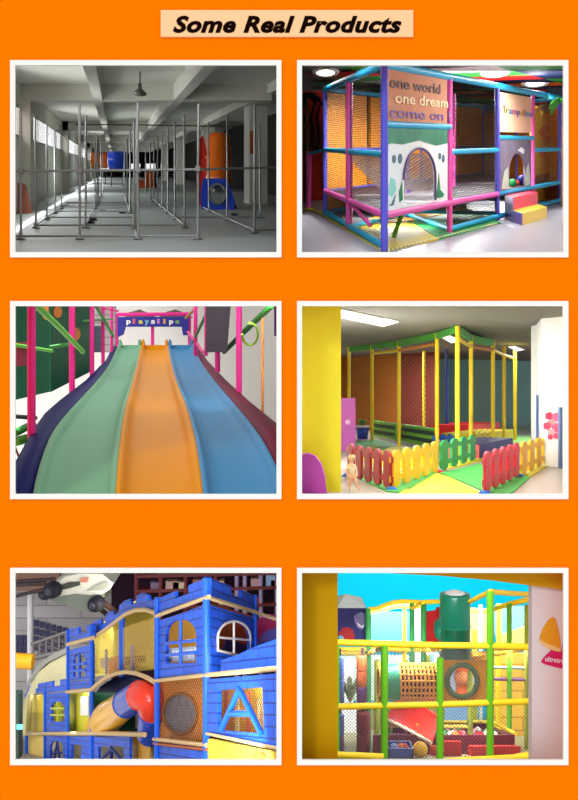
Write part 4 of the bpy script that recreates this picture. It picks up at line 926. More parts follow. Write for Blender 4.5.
cpost(PL, 243, 232, 112, .13, .3); cpost(PL, 264, 226, 170, .08, 1.2); cpost(PL, 212, 226, 178, .07, 1.8)
pan(PL, [(216, 228), (240, 226), (240, 196), (232, 191), (222, 196), (216, 206)], m=mat('castle_orange_red', (232, 96, 36), .5), off=1.6, name='seat_panel')
lowarc = [(184, 256), (196, 246), (212, 234), (232, 226), (252, 223), (272, 226), (292, 234), (308, 243)]
MB().tube([PL.pt(x, y, -.02) for x, y in lowarc], .09, 8).build('ledge', tanr, t)
b = MB(); b.grid([[PL.pt(x, y + 2, 0), PL.pt(x, y + 2, 2.6)] for x, y in lowarc], (0, 0, .08)); b.build('bridge_deck', bn, t)
pan(PL, [(190, 266), (200, 252), (214, 242), (232, 234), (252, 231), (272, 234), (292, 242), (306, 252), (300, 262), (240, 274)], m=bn, off=2.0, name='deck_edge')
# slim tower
pan(PL, crenel(135, 138, 168, 186, 127, 156, [(0, .42), (.72, 1)], .45), name='parapet')
ledge(PL, [(135, 168), (186, 155)], .1)
w3 = arch(146, 171, 233, 186, 10)
w3p = pan(PL, [(135, 242), (184, 237), (184, 168), (135, 180)], [w3]); bars(PL, [((158.5, 186), (158.5, 233)), ((146, 208), (171, 206)), ((146, 221), (171, 219))], bp_, .07, par=w3p)
pan(PL, [(135, 258), (184, 254), (184, 240), (135, 244)], m=bb, name='wall_panel'); ledge(PL, [(133, 263), (184, 258)], .09)
for x, y1, r in ((135, 138, .08), (183, 128, .11), (313, 76, .1), (411, 36, .11)): cpost(PL, x, 470, y1, r, -.02)
# low wing
cpost(PL, 53, 460, 268, .12); cpost(PL, 90, 460, 262, .1)
pan(PL, crenel(51, 251, 268, 90, 244, 263, [(0, .3), (.62, 1)], .5), name='parapet'); pan(PL, crenel(92, 243, 265, 134, 236, 260, [(0, .3), (.66, 1)], .5), name='parapet')
pan(PL, [(54, 342), (89, 342), (89, 268), (54, 270)], [], cy, .06, .3, 'bay_panel'); pan(PL, [(54, 342), (89, 342), (89, 306), (54, 304)], [], mat('castle_olive', (196, 176, 66), .6), .05, .2, 'bay_panel')
w4 = arch(102, 128, 322, 282, 10)
w4p = pan(PL, [(92, 343), (134, 343), (134, 264), (92, 267)], [w4]); bars(PL, [((115, 282), (115, 322)), ((102, 296), (128, 296)), ((102, 309), (128, 309))], mat('bars_lime', (190, 200, 70), .5), .06, par=w4p)
pan(PL, [(102, 326), (128, 326), (128, 280), (102, 280)], [], mat('castle_lime', (206, 206, 60), .5), .05, .9, 'bay_panel')
pan(PL, [(137, 345), (180, 343), (180, 264), (137, 266)], [], mat('castle_lemon', (226, 220, 40), .5), .06, .5, 'bay_panel'); pan(PL, [(160, 310), (176, 310), (176, 272), (160, 272)], [], mat('castle_paper', (240, 240, 232), .5), .04, .4, 'bay_panel')
ledge(PL, [(44, 347), (136, 346)], .1); ledge(PL, [(136, 346), (186, 345), (288, 348)], .1)
pan(PL, [(184, 346), (290, 346), (290, 264), (184, 264)], [], mat('castle_green_back', (22, 104, 66), .6), .06, 1.2, 'bay_panel')
pan(PL, [(50, 440), (88, 440), (88, 350), (50, 350)], [], mat('castle_amber_pale', (236, 204, 104), .6, var=.15, scale=3), .05, .2, 'lower_panel')
w5 = arch(100, 126, 400, 360, 8)
pan(PL, [(92, 440), (135, 440), (135, 350), (92, 350)], [w5]); bars(PL, [((108, 400), (114, 362)), ((119, 400), (114, 362)), ((104, 384), (122, 384))], bn, .06)
pan(PL, [(137, 440), (180, 440), (180, 352), (137, 352)], [[(142, 400), (162, 400), (162, 368), (142, 368)]])
pan(PL, [(186, 440), (258, 440), (258, 352), (186, 352)], [[(196, 400), (246, 400), (246, 372), (196, 372)]], name='wall_panel')
bars(PL, [((200, 400), (222, 376)), ((222, 376), (244, 400)), ((222, 372), (222, 398))], bn, .07)
pan(PL, [(90, 440), (258, 440), (258, 356), (90, 356)], [], mat('castle_inside', (206, 196, 160), .6, var=.3, scale=.8), .06, 2.4, 'inner_panel')
for x0, x1 in ((262, 278), (281, 298)): pan(PL, [(x0, 440), (x1, 440), (x1, 346), (x0, 346)], [], mat('castle_door_amber', (222, 170, 60), .5), .06, .4, 'door')
pan(PL, [(270, 336), (292, 336), (292, 306), (270, 306)], [], mat('lattice_white', (216, 216, 206), .6, var=.5, scale=9), .05, 1.0, 'lattice')
# inside panels seen through the openings
pan(PL, [(318, 236), (408, 225), (408, 100), (318, 125)], [], mat('castle_inner_yellow', (214, 160, 40), .6, var=.35, scale=.7), .06, 2.2, 'inner_panel')
pan(PR, [(420, 226), (506, 212), (506, 112), (420, 86)], [], mat('castle_inner_brick', (196, 96, 44), .6, var=.3, scale=.8), .06, 1.5, 'inner_panel')
pan(PR, [(440, 200), (506, 212), (500, 172), (452, 158)], [], mat('castle_inner_navy', (40, 40, 96), .6), .06, 1.2, 'inner_panel')
iy = mat('castle_inner_amber', (244, 190, 60), .6, var=.2, scale=2)
pan(PW, [(424, 352), (540, 362), (540, 240), (424, 245)], [], iy, .06, 1.6, 'inner_panel')
for k, x in enumerate((446, 468, 490, 512)): pan(PW, [(x, 352), (x + 7, 352), (x + 6, 262 + 14 * (k % 2)), (x + 1, 262 + 14 * (k % 2))], [], mat('castle_strip_%d' % (k % 2), ((196, 90, 60), (230, 220, 150))[k % 2], .6), .05, 1.2, 'inner_strip')
MB().net(PW.pt(433, 342, .5), PW.pt(526, 349, .5), PW.pt(524, 252, .5), PW.pt(433, 258, .5), .15, .016).build('net', mat('net_brown', (120, 70, 40), .8), t)
# spiral tube slide
ts = thing('tube_slide', 'curving tube slide in yellow, blue and red sections hung under the castle bridge', 'slide', PL.pt(230, 345, -1))
path = [(204, 334, 3.0, 31), (216, 314, 1.2, 32), (229, 304, .3, 30), (244, 292, -.5, 28), (262, 279, -.9, 28), (280, 270, -.9, 28.5), (296, 276, -.3, 29), (304, 296, .6, 29), (303, 325, 1.3, 28), (300, 350, 1.8, 27)]
P_ = [(PL.pt(x, y, o * .25 + .1), r) for x, y, o, r in path]
fine = []
for i in range(len(P_) - 1):
    a0, a1, a2, a3 = P_[max(i - 1, 0)], P_[i], P_[i + 1], P_[min(i + 2, len(P_) - 1)]
    for s in range(6):
        s /= 6; h = lambda w, x, y, z: .5 * (2 * x + (y - w) * s + (2 * w - 5 * x + 4 * y - z) * s * s + (3 * x - w - 3 * y + z) * s ** 3)
        c = h(a0[0], a1[0], a2[0], a3[0]); fine.append((c, h(a0[1], a1[1], a2[1], a3[1]) * c.y / F / R.sc))
ty, tb, tr_ = mat('tube_yellow', (252, 190, 16), .3, coat=.2), mat('tube_blue', (28, 74, 200), .3, coat=.2), mat('tube_red', (222, 62, 42), .3, coat=.2)
n = len(fine); cuts = [(0, 21, ty, 'yellow section'), (21, 30, tb, 'blue section'), (30, 43, tr_, 'red section'), (43, n, tb, 'lower blue section')]
for a, e, m, lab in cuts:
    seg = fine[a:min(e + 1, n)]; part(MB().tube([p for p, r in seg], [r for p, r in seg], 22, False).build('tube_section', m, ts), lab)
    p, r = seg[0]; d = (seg[1][0] - p).normalized(); MB().lathe(p - d * .05, d, [(r, 0), (r * 1.05, 0), (r * 1.05, .1), (r, .1)], 22).build('flange', m, ts)
part(MB().lathe(fine[0][0], (fine[1][0] - fine[0][0]).normalized(), [(0, 0), (fine[0][1], 0)], 22).build('mouth', mat('tube_cap_shade', (206, 140, 20), .5), ts), 'cap disc, mouth shade put into its yellow')  # flat cap over the tube end, the mouth's shade put into its colour
# hall behind: panelled wall, dark end, shelves, white pipe, hanging car
Yb = 78
wallg = brick_mat('hall_siding', (186, 182, 184), (140, 134, 140), 6.0, 1.1, .05, .7)
b = MB(); b.obox(R.lev((-30, Yb), -H), (22, 0, 0), (0, .3, 0), (0, 0, 15.6)); struct(b.build('wall_siding', wallg))
b = MB(); b.obox(R.lev((-15.2, Yb - 1), -H), (15.2, 0, 0), (0, .3, 0), (0, 0, 15.6)); struct(b.build('wall_dark_end', mat('wall_plum', (58, 38, 54), .8, spec=.05)))
b = MB(); b.hexa([R.lev((-16, 45), 7.3), R.lev((0, 45), 7.3), R.lev((0, Yb), 12.5), R.lev((-32, Yb), 12.5)], [R.lev((-16, 45), 7.5), R.lev((0, 45), 7.5), R.lev((0, Yb), 12.7), R.lev((-32, Yb), 12.7)]); struct(b.build('ceiling_castle_hall', mat('ceiling_plum', (60, 50, 62), .8, spec=.05)))
b = MB(); b.hexa([R.lev((-8, 20.1), -H - .3), R.lev((0, 20.1), -H - .3), R.lev((0, Yb), -H - .3), R.lev((-32, Yb), -H - .3)], [R.lev((-8, 20.1), -H), R.lev((0, 20.1), -H), R.lev((0, Yb), -H), R.lev((-32, Yb), -H)]); struct(b.build('floor_castle', mat('floor_castle_grey', (140, 134, 126), .5)))
t2 = thing('strip_windows', 'row of small dark square window panes in the pale siding wall', 'window', R.at(100, 170, Yb - .1))
wf = mat('strip_frame', (150, 146, 160), .5); wd_ = mat('strip_pane', (52, 52, 92), .25)
for r_ in range(4):
    for k in range(7):
        x0 = 56 + k * 11.5; y0 = 117 + r_ * 16 + k * 3.0
        p = R.at(x0, y0 + 13, Yb - .15); q = R.at(x0 + 9.5, y0, Yb - .15)
        MB().obox(p, (q.x - p.x, 0, 0), (0, .1, 0), (0, 0, q.z - p.z)).build('pane', wd_, t2)
for k in range(3):
    x0 = 30 + k * 9; p = R.at(x0, 186, Yb - .15); q = R.at(x0 + 7, 150, Yb - .15); MB().obox(p, (q.x - p.x, 0, 0), (0, .1, 0), (0, 0, q.z - p.z)).build('pane', wd_, t2)
p = R.at(60, 240, 72); tag(MB().tube([R.lev(p, -H), R.at(61, 40, 72)], .25, 12).build('drain_pipe', mat('pipe_white', (224, 224, 228), .5)), 'tall white pipe standing before the siding wall', 'pipe')
p = R.at(24, 206, 55); tag(MB().tube([R.at(20, 200, 55), R.at(66, 203, 55)], .48, 14).build('yellow_duct', mat('duct_yellow', (240, 176, 40), .4)), 'thick yellow horizontal tube by the white pipe', 'tube')
t3 = thing('gantry', 'grey metal gantry walkway behind the slim castle tower', 'walkway', R.at(95, 190, 60)); gm_ = mat('gantry_grey', (128, 124, 124), .5, metal=.3)
MB().tube([R.at(62, 168, 60), R.at(136, 142, 60)], .12, 6).build('handrail', gm_, t3); MB().tube([R.at(62, 196, 60), R.at(136, 180, 60)], .2, 6).build('deck_edge', gm_, t3)
for k in range(6): MB().tube([R.at(66 + k * 13, 166 - k * 4.6, 60), R.at(66 + k * 13, 200 - k * 3, 60)], .08, 6).build('post', gm_, t3)
MB().net(R.at(66, 196, 60.2), R.at(136, 180, 60.2), R.at(136, 144, 60.2), R.at(66, 168, 60.2), .4, .05).build('net', gm_, t3)
b = MB(); b.poly([R.at(x, y, 54) for x, y in ((28, 350), (40, 300), (62, 246), (78, 222), (100, 204), (134, 186), (134, 254), (92, 262), (56, 270), (50, 350))], [], (0, 1.2, 0)); rp = b.build('curved_ramp', mat('ramp_sage', (196, 192, 150), .7, var=.08))
tag(rp, 'pale sage curved ramp wall rising behind the low castle wing', 'ramp')
b = MB(); rows = [[R.at(x, y, 53.8), R.at(x, y, 55.4)] for x, y in ((26, 352), (38, 300), (58, 248), (74, 222), (98, 203), (136, 184))]; b.grid(rows, (0, 0, .35)); b.build('coping', mat('ramp_coping', (136, 136, 128), .6), None)
cp = bpy.data.objects['coping']; tag(cp, 'grey coping beam following the curve of the sage ramp', 'beam')
b = MB(); q = R.at(22, 340, 50); b.obox(V((q.x, 50, R.lev((0, 50), -H).z)), (.42, 0, 0), (0, .8, 0), (0, 0, q.z - R.lev((0, 50), -H).z + 2.0)); tag(b.build('ticket_booth', mat('booth_dark', (60, 84, 76), .5)), 'dark green booth at the foot of the sage ramp', 'booth')
q = R.at(33, 338, 49.9); tag(MB().obox(q, (.32, 0, 0), (0, .1, 0), (0, 0, .26)).build('lit_sign', mat('sign_aqua', (120, 240, 220), .5, emit=.9)), 'small glowing aqua panel on the booth by the castle wing', 'sign')
# hanging car
kc = 44.0
def cp_(x, y, d): return R.at(x, y, kc + d)
tc_ = thing('hanging_car', 'pale toy racing car with black wheels hung high under the dark ceiling', 'toy car', cp_(150, 95, 1.5))
cw, cg, ck = mat('car_pale', (206, 210, 200), .45, var=.08), mat('car_grey_green', (120, 132, 124), .6), mat('car_black', (26, 26, 42), .7)
hull = [(92, 64), (104, 50), (116, 44), (130, 33), (160, 27), (204, 28), (226, 46), (220, 58), (204, 68), (180, 70), (150, 67), (120, 72), (100, 76)]
b = MB(); b.poly([cp_(x, y, 0) for x, y in hull], [], (0, 2.6, .25)); b.build('body', cw, tc_)
under = [(97, 77), (120, 72), (150, 67), (180, 70), (206, 68), (204, 82), (192, 104), (176, 104), (140, 92), (112, 86)]
b = MB(); b.poly([cp_(x, y, .1) for x, y in under], [], (0, 2.4, .2)); b.build('underbody', cg, tc_)
b = MB(); b.poly([cp_(x, y, -.06) for x, y in ((112, 62), (140, 56), (160, 50), (158, 43), (136, 44), (116, 52))], [], (0, .1, 0)); b.build('side_window', mat('car_window', (64, 74, 72), .2), tc_)
b = MB(); b.poly([cp_(x, y, -.06) for x, y in ((172, 62), (206, 60), (218, 50), (210, 42), (190, 50))], [], (0, .1, 0)); b.build('nose_panel', mat('car_nose', (150, 156, 150), .5), tc_)
b = MB(); b.poly([cp_(x, y, -.06) for x, y in ((160, 45), (174, 44), (176, 35), (161, 36))], [], (0, .1, 0)); b.build('red_mark', mat('car_red', (196, 120, 110), .5), tc_)
for (x, y, r, d) in ((96, 64, 17, -.6), (184, 92, 16, -.6), (84, 70, 13, 2.4), (173, 94, 12, 2.4)):
    c = cp_(x, y, d); k = c.y / F / R.sc; w_ = MB().lathe(c, (.35, .93, .1), [(0, 0), (r * k * .6, 0), (r * k * .8, .03), (r * k, .2), (r * k, .55), (r * k * .8, .7), (0, .7)], 20).build('wheel', ck, tc_)
    MB().lathe(c + V((-.02, -.05, 0)), (.35, .93, .1), [(0, 0), (r * k * .4, 0), (r * k * .45, .06)], 12).build('hub', mat('car_hub', (70, 70, 84), .4, metal=.3), w_)
MB().tube([cp_(206, 84, .5), cp_(236, 108, 1.5)], .14, 6).build('front_strut', mat('car_brown', (92, 66, 62), .6), tc_); MB().tube([cp_(198, 96, .5), cp_(226, 120, 1.5)], .12, 6).build('front_strut', ck, tc_)
for (a, c_, r) in (((14, 50), (92, 46), .12), ((14, 76), (90, 58), .1), ((14, 44), (110, 38), .1)): MB().tube([cp_(*a, 2), cp_(*c_, 2)], r, 6).build('mount_rod', mat('rod_dark', (60, 50, 56), .5), tc_)
for x in (120, 190): MB().tube([cp_(x, 34, 1.5), V((cp_(x, 34, 1.5).x, kc + 1.5, 9 + 1.5 + H0 * 0 + cp_(x, 0, 1.5).z - cp_(x, 200, 1.5).z))][:1] + [cp_(x, -10, 1.5)], .04, 5).build('hanger', mat('rod_dark', (60, 50, 56)), tc_)
b = MB(); q = R.at(14, 60, 70); b.obox(R.at(14, 62, 70), (6.5, 0, 0), (0, .4, 0), (0, 0, 1.4)); tag(b.build('roof_beam', mat('beam_rust', (150, 116, 100), .7)), 'reddish brown roof beam above the siding wall', 'beam')
# shelves high behind the tower
sh = thing('storage_rack', 'dark red storage rack with boxes high behind the castle tower', 'rack', R.at(430, 200, 64))
rd = mat('rack_maroon', (110, 44, 46), .6)
for x in (272, 320, 370, 430, 472, 488, 520, 552): MB().tube([R.lev(R.at(x, 0, 64), -H), R.at(x, -6, 64)], .16, 6).build('upright', rd if x < 470 else mat('rack_violet', (170, 150, 190), .5), sh)
for (y0, y1) in ((36, 30), (66, 58), (100, 92), (140, 134)): MB().obox(R.at(270, y0, 63.8), R.at(556, y1, 63.8) - R.at(270, y0, 63.8), (0, 1.6, 0), (0, 0, .22)).build('shelf', rd, sh)
bx = [(330, 55, 26, 15, (186, 150, 140)), (384, 52, 30, 17, (170, 110, 96)), (420, 50, 26, 14, (210, 170, 140)), (455, 86, 26, 18, (150, 120, 150)), (500, 56, 20, 16, (196, 150, 160)), (530, 74, 18, 24, (150, 180, 220)), (506, 84, 16, 12, (160, 60, 60)), (540, 46, 14, 12, (220, 120, 90)), (345, 78, 22, 13, (196, 180, 150)), (480, 100, 14, 16, (120, 130, 190)), (300, 58, 20, 14, (120, 96, 120)), (436, 84, 16, 14, (206, 196, 180))]
names = ['dusty rose', 'brick red', 'sand coloured', 'mauve', 'pale pink', 'pale blue', 'dark red', 'orange', 'cream', 'slate blue', 'dim purple', 'off-white']
for k, (x, y, w, h_, c) in enumerate(bx):
    p = R.at(x, y, 63.9); q = R.at(x + w, y - h_, 63.9); row = 34 + (x - 270) / 286 * -6
    yy = min((36, 66, 100, 140), key=lambda s: abs(s - (x - 270) / 286 * 7 - y)); p.z = R.at(x, yy - (x - 270) / 286 * 7, 63.8).z + .22
    tag(MB().obox(p, (q.x - p.x, 0, 0), (0, .9, 0), (0, 0, q.z - R.at(x, y, 63.9).z)).build('storage_box', mat('box_%d' % k, c, .7)), names[k] + ' box on the dark red rack behind the tower', 'box', 'boxes on the storage rack')
pk = plane_px(R, 510, 38, 560, 36); b = MB(); pk.panel(b, [(510, 176), (556, 180), (556, 112), (530, 108), (512, 120)], [], .1); tag(b.build('pink_hoarding', mat('hoarding_pink', (214, 70, 150), .6, var=.35, scale=1.2)), 'pink patterned panel beyond the tower ledge', 'panel')
# ================================================================== opening 6: netted climbing frame before a cyan wall
R = Room(288, 560, 1.993, 300, 225, 402, 26.6)
H = R.h
f = R.fl
b = fan(R, -H - .3, 292, 620, 20.06, 60, .3); struct(b.build('floor_climbing', mat('floor_olive', (150, 150, 110), .5)))
zf = lambda Y: R.lev((0, Y), -H).z
def fbox(x0, x1, y0, Y, m, name, dy=.3, y1=None):
    p = R.at(x0, 0, Y); q = R.at(x1, y0, Y); z = zf(Y) if y1 is None else R.at(x0, y1, Y).z
    return MB().obox(V((p.x, Y, z)), (q.x - p.x, 0, 0), (0, dy, 0), (0, 0, q.z - z)).build(name, m)
struct(fbox(60, 540, -40, 52, mat('wall_cyan', (0, 206, 246), .7, spec=.1, var=.04, scale=.15), 'wall_cyan_back'))
struct(fbox(-10, 99, -30, 20.6, mat('wall_mustard', (196, 150, 0), .7, spec=.1, var=.03), 'wall_mustard_pillar', .25))
lilac = mat('wall_lilac', (222, 208, 208), .7, spec=.1, var=.02)
b = MB(); b.poly([R.at(x, y, 20.7) for x, y in ((486, 420), (580, 420), (580, 20), (486, 20))], [], (0, .3, 0)); struct(b.build('wall_lilac_pier', lilac))
must = mat('wall_ochre_lintel', (206, 150, 16), .7, spec=.1, var=.03)
b = MB(); b.poly([R.at(x, y, 20.55) for x, y in ((196, 26), (300, 31), (400, 40), (485, 51), (580, 63), (580, 0), (196, 0))], [], (0, .14, 0)); struct(b.build('wall_lintel', must))
# mark on the pier
t = thing('wall_emblem', 'orange cone and magenta banner emblem painted on the lilac pier', 'sign', R.at(530, 215, 20.68))
eo, em, ep = mat('emblem_orange', (222, 152, 24), .6), mat('emblem_magenta', (206, 24, 96), .6), mat('emblem_pale', (236, 190, 120), .6)
def flat(pts, m, name, off, par, Y=20.7): b = MB(); b.poly([R.at(x, y, Y - off) for x, y in pts], [], (0, .012, 0)); return b.build(name, m, par)
flat([(501, 163), (502, 152), (508, 136), (517, 122), (524, 115), (529, 114), (533, 118), (537, 132), (541, 150), (543, 166), (543, 180), (532, 180), (518, 174), (506, 168)], eo, 'cone', .02, t)
flat([(501, 163), (503, 158), (520, 168), (543, 176), (543, 183), (530, 181), (512, 173)], ep, 'cone_band', .03, t)
flat([(504, 204), (508, 196), (520, 184), (526, 178), (545, 182), (548, 156), (552, 154), (552, 218), (530, 213), (512, 208)], em, 'banner', .016, t)
MB().text('ultretru', R.at(512, 201, 20.66), (1, 0, -.13), (.13, 0, 1), .16, .02, 0, .01, (550 - 512) / 1.993 / F * 20.66).build('lettering', mat('emblem_letter', (244, 210, 220), .6), t)
# frame of green posts and yellow rails
gp6, yp6, olv = mat('post_green', (104, 186, 36), .45, var=.05), mat('rail_yellow', (246, 214, 40), .45, var=.05), mat('post_olive', (150, 170, 50), .5)
t = thing('climbing_structure', 'three-storey netted climbing frame with green posts and yellow padded rails', 'play structure', V((R.at(300, 0, 27).x, 27, zf(27))))
Y1, Y2, Y3 = 27.0, 31.0, 35.5
def po6(x, ytop, Y, m=gp6, r=.1, ybot=None):
    p = R.at(x, ytop, Y); return MB().tube([V((p.x, Y, zf(Y) if ybot is None else R.at(x, ybot, Y).z)), p], r, 10).build('post', m, t)
def ra6(pts, r=.09, m=yp6): return MB().tube([R.at(*p) for p in pts], r, 8).build('rail', m, t)
po6(192, 168, Y1, r=.11); po6(303, 195, Y1, r=.11); po6(403, 62, Y1, r=.11); po6(96, 160, Y1)
po6(160, 96, Y2, mat('post_teal', (60, 160, 90), .5)); po6(270, 84, Y2, mat('post_teal', (60, 160, 90))); po6(247, 86, Y2, mat('post_teal', (60, 160, 90)), .09); po6(232, 96, Y3, yp6, .08); po6(441, 86, Y2, gp6, .09); po6(420, 88, Y3, yp6, .1); po6(384, 90, Y3, mat('post_white', (220, 224, 226), .5), .07)
po6(372, 140, Y3, mat('post_lime', (170, 190, 40), .5), .1); po6(363, 200, Y2, olv, .1); po6(177, 200, Y2, olv, .09); po6(475, 90, Y2, olv, .07); po6(280, 190, Y3, olv, .08); po6(235, 200, Y3, olv, .07)
ra6([(92, 164, Y1), (300, 170, Y1), (403, 171, Y1), (492, 174, Y1)], .1); ra6([(92, 178, Y2), (190, 178, Y2), (290, 179, Y2)], .08); ra6([(192, 174, Y1), (160, 186, Y2), (96, 186, Y2)], .08, mat('rail_pale', (226, 210, 90), .5)); ra6([(270, 180, Y2), (303, 176, Y1)], .08)
ra6([(92, 292, Y1), (303, 288, Y1), (403, 284, Y1), (492, 281, Y1)], .1); ra6([(420, 400, Y1), (492, 385, Y1)], .1); ra6([(303, 401, Y1), (492, 391, Y1 - .3)], .09); ra6([(190, 330, Y2), (360, 332, Y2)], .07, mat('rail_pale', (226, 210, 90)))
ra6([(160, 98, Y2), (176, 97, Y2), (192, 90, Y2), (210, 84, Y2), (232, 82, Y2), (270, 84, Y2)], .07); ra6([(160, 104, Y3), (192, 98, Y3), (215, 92, Y3), (270, 92, Y3)], .09)
ra6([(270, 84, Y2), (320, 82, Y2), (360, 84, Y2), (403, 63, Y1)], .08); ra6([(403, 63, Y1), (440, 66, Y1 + 1), (490, 69, Y1 + 2)], .08); ra6([(362, 100, Y3), (400, 102, Y3), (440, 88, Y2), (490, 76, Y2)], .09); ra6([(247, 96, Y2), (270, 84, Y2 - 1)], .07)
ra6([(403, 176, Y1), (441, 176, Y2), (490, 178, Y3)], .08, mat('rail_pale', (226, 210, 90))); ra6([(362, 188, Y2), (420, 186, Y3), (490, 172, Y3)], .1, mat('rail_amber', (226, 176, 50), .5))
ra6([(405, 214, Y2), (490, 216, Y2)], .05, mat('rail_teal', (110, 150, 130), .5)); ra6([(405, 237, Y2), (490, 239, Y2)], .06, mat('rail_plum', (110, 80, 110), .5)); ra6([(96, 388, Y1 - .2), (190, 392, Y1 - .2)], .1)
ra6([(196, 178, Y2), (232, 182, Y3), (290, 172, Y3)], .07)
def pn6(x0, y0, x1, y1, Y, m, name='wall_panel', th=.1, holes=(), lab=None, pts=None):
    pl = plane_px(R, x0, Y, x1, Y); b = MB(); pl.panel(b, pts or [(x0, y1), (x1, y1), (x1, y0), (x0, y0)], holes, th); o = b.build(name, m, t)
    if lab: part(o, lab)
    return o
# printed space panel with white tent above
sp = pn6(99, 97, 159, 160, Y2 + .2, mat('print_navy', (36, 40, 104), .6, var=.4, scale=1.2), 'printed_panel', .1, (), 'dark navy printed panel')
def fl6(pts, m, Y, par): b = MB(); b.poly([R.at(x, y, Y) for x, y in pts], [], (0, .02, 0)); return b.build('painted_shape', m, par)
fl6([(101, 160), (101, 146), (108, 136), (118, 133), (128, 138), (133, 150), (133, 160)], mat('print_red', (150, 30, 40), .6), Y2 + .16, sp); fl6([(101, 152), (106, 150), (112, 156), (110, 160), (101, 160)], mat('print_aqua', (90, 160, 190), .6), Y2 + .13, sp)
fl6([(131, 112), (140, 106), (150, 104), (156, 114), (154, 130), (146, 140), (138, 134), (133, 124)], mat('print_lilac', (110, 106, 160), .6, var=.4, scale=4), Y2 + .16, sp); fl6([(134, 116), (137, 124), (147, 132), (152, 128), (150, 136), (140, 132)], mat('print_pale', (206, 206, 226), .6), Y2 + .13, sp)
Yt = Y2 + 1.0
b = MB(); p0, p1 = R.at(96, 97, Yt), R.at(156, 97, Yt); c = R.at(118, 77, Yt) + V((0, .8, 0)); k = V((0, 1.8, 0)); b.add([p0, p1, p1 + k, p0 + k, c], [(0, 1, 4), (1, 2, 4), (2, 3, 4), (3, 0, 4), (0, 1, 2, 3)]); b.build('tent_roof', mat('tent_white', (222, 236, 240), .7), t)
skyp = mat('panel_sky', (72, 166, 226), .6, var=.08); pn6(163, 104, 244, 166, Y3 + .5, skyp); pn6(249, 100, 268, 166, Y3 + .5, mat('panel_mist', (136, 180, 206), .6)); 
# upright green tube with its side branch and red panel
pn6(275, 96, 303, 165, Y2 + .6, mat('panel_red6', (216, 36, 44), .5, var=.05), 'wall_panel', .1, (), 'bright red panel', [(275, 165), (303, 165), (303, 96), (298, 94), (294, 101), (275, 104)])
tg = mat('tube_green', (18, 134, 110), .3, var=.06, coat=.2)
c0 = R.at(332.5, 196, Y2); kk = Y2 / F / R.sc; hh = (198 - 69) * kk
tu = thing('tube_tower', 'tall upright green plastic tube with a white domed top and side branch', 'slide tube', c0)
MB().lathe(c0, (0, 0, 1), [(0, 0), (30.5 * kk, 0), (30.5 * kk, hh * .48), (31.6 * kk, hh * .48), (31.6 * kk, hh * .5), (30.5 * kk, hh * .5), (30.5 * kk, hh - .04), (29 * kk, hh), (0, hh)], 32).build('tube_body', tg, tu)
MB().lathe(c0 + V((0, 0, hh)), (0, 0, 1), [(20 * kk, 0), (18 * kk, 3 * kk), (10 * kk, 6 * kk), (0, 7.5 * kk)], 24).build('dome', mat('dome_white', (236, 244, 246), .4), tu)
bc = R.at(293, 138, Y2 + .2); MB().lathe(bc, (1, 0, 0), [(0, -.05), (22 * kk * .75, 0), (22 * kk, .12), (22 * kk, .5)], 24).build('side_branch', tg, tu)
# crawl tube and basket tunnel
ct = thing('crawl_tube', 'green crawl tube joined to an orange lattice basket tunnel', 'crawl tunnel', R.at(235, 280, 29))
cg_ = R.at(184, 243, 29); k2 = 29 / F / R.sc
MB().lathe(cg_, (1, 0, 0), [(36 * k2, 0), (38 * k2, .02), (38 * k2, .1), (36 * k2, .12), (36 * k2, 38 * k2)], 28).build('tube_section', mat('tube_emerald', (60, 172, 130), .35, var=.06), ct)
part(MB().lathe(cg_ - V((.06, 0, 0)), (1, 0, 0), [(26 * k2, 0), (40 * k2, 0), (40 * k2, .06), (26 * k2, .06)], 28).build('collar', mat('collar_amber', (214, 160, 50), .5), ct), 'amber collar')
b = MB(); x0 = R.at(221, 243, 29); L = 72 * k2; nb, nr = 9, 18; rr = 35 * k2
for i in range(nb + 1): 
    cx = x0 + V((L * i / nb, 0, 0)); b.tube([cx + V((0, math.cos(a) * rr, math.sin(a) * rr * (1 - .04 * math.sin(math.pi * i / nb)))) for a in [2 * math.pi * k / 24 for k in range(25)]], .036, 5, False)
for k in range(nr):
    a = 2 * math.pi * k / nr; b.tube([x0 + V((L * i / nb, math.cos(a) * rr, math.sin(a) * rr)) for i in range(nb + 1)], .036, 5)
part(b.build('basket_tunnel', mat('basket_orange', (246, 178, 56), .5, var=.05), ct), 'orange lattice basket')
MB().lathe(x0, (1, 0, 0), [(rr * .82, 0), (rr * .82, L)], 24).build('tunnel_shade', mat('tunnel_shade_brown', (84, 52, 26), .6), ct)  # dark sleeve stands in for the shade inside the tunnel
# porthole panel
pph = pn6(308, 201, 401, 282, Y1 + .6, mat('panel_amber6', (238, 172, 26), .5, var=.05), 'porthole_panel', .1, [ell(347, 241, 27, 29, 26)], 'amber panel with a round porthole')
b = MB(); n = 28; rg = [R.at(347 + 30 * math.cos(2 * math.pi * i / n), 241 + 32 * math.sin(2 * math.pi * i / n), Y1 + .5) for i in range(n + 1)]; b.tube(rg, .085, 8, False); part(b.build('porthole_ring', mat('ring_green', (84, 124, 76), .5), pph), 'dull green ring')
skyp2 = mat('panel_pale_sky', (186, 214, 234), .6)
pn6(316, 205, 380, 281, Y2 + 1.0, skyp2, 'back_panel'); pn6(336, 208, 360, 280, Y2 + .7, mat('bag_orange', (222, 112, 40), .5), 'punch_bag'); MB().sphere(R.at(346, 236, Y2 + .55), .26).build('bag_head', mat('bag_tan', (206, 130, 70), .5), t)
pn6(313, 290, 362, 336, Y3 + 1, mat('panel_blue6', (124, 176, 226), .6), 'back_panel', .1, (), 'pale blue back panel'); pn6(364, 290, 378, 334, Y3 + .8, mat('panel_offwhite', (226, 226, 220), .6), 'back_panel')
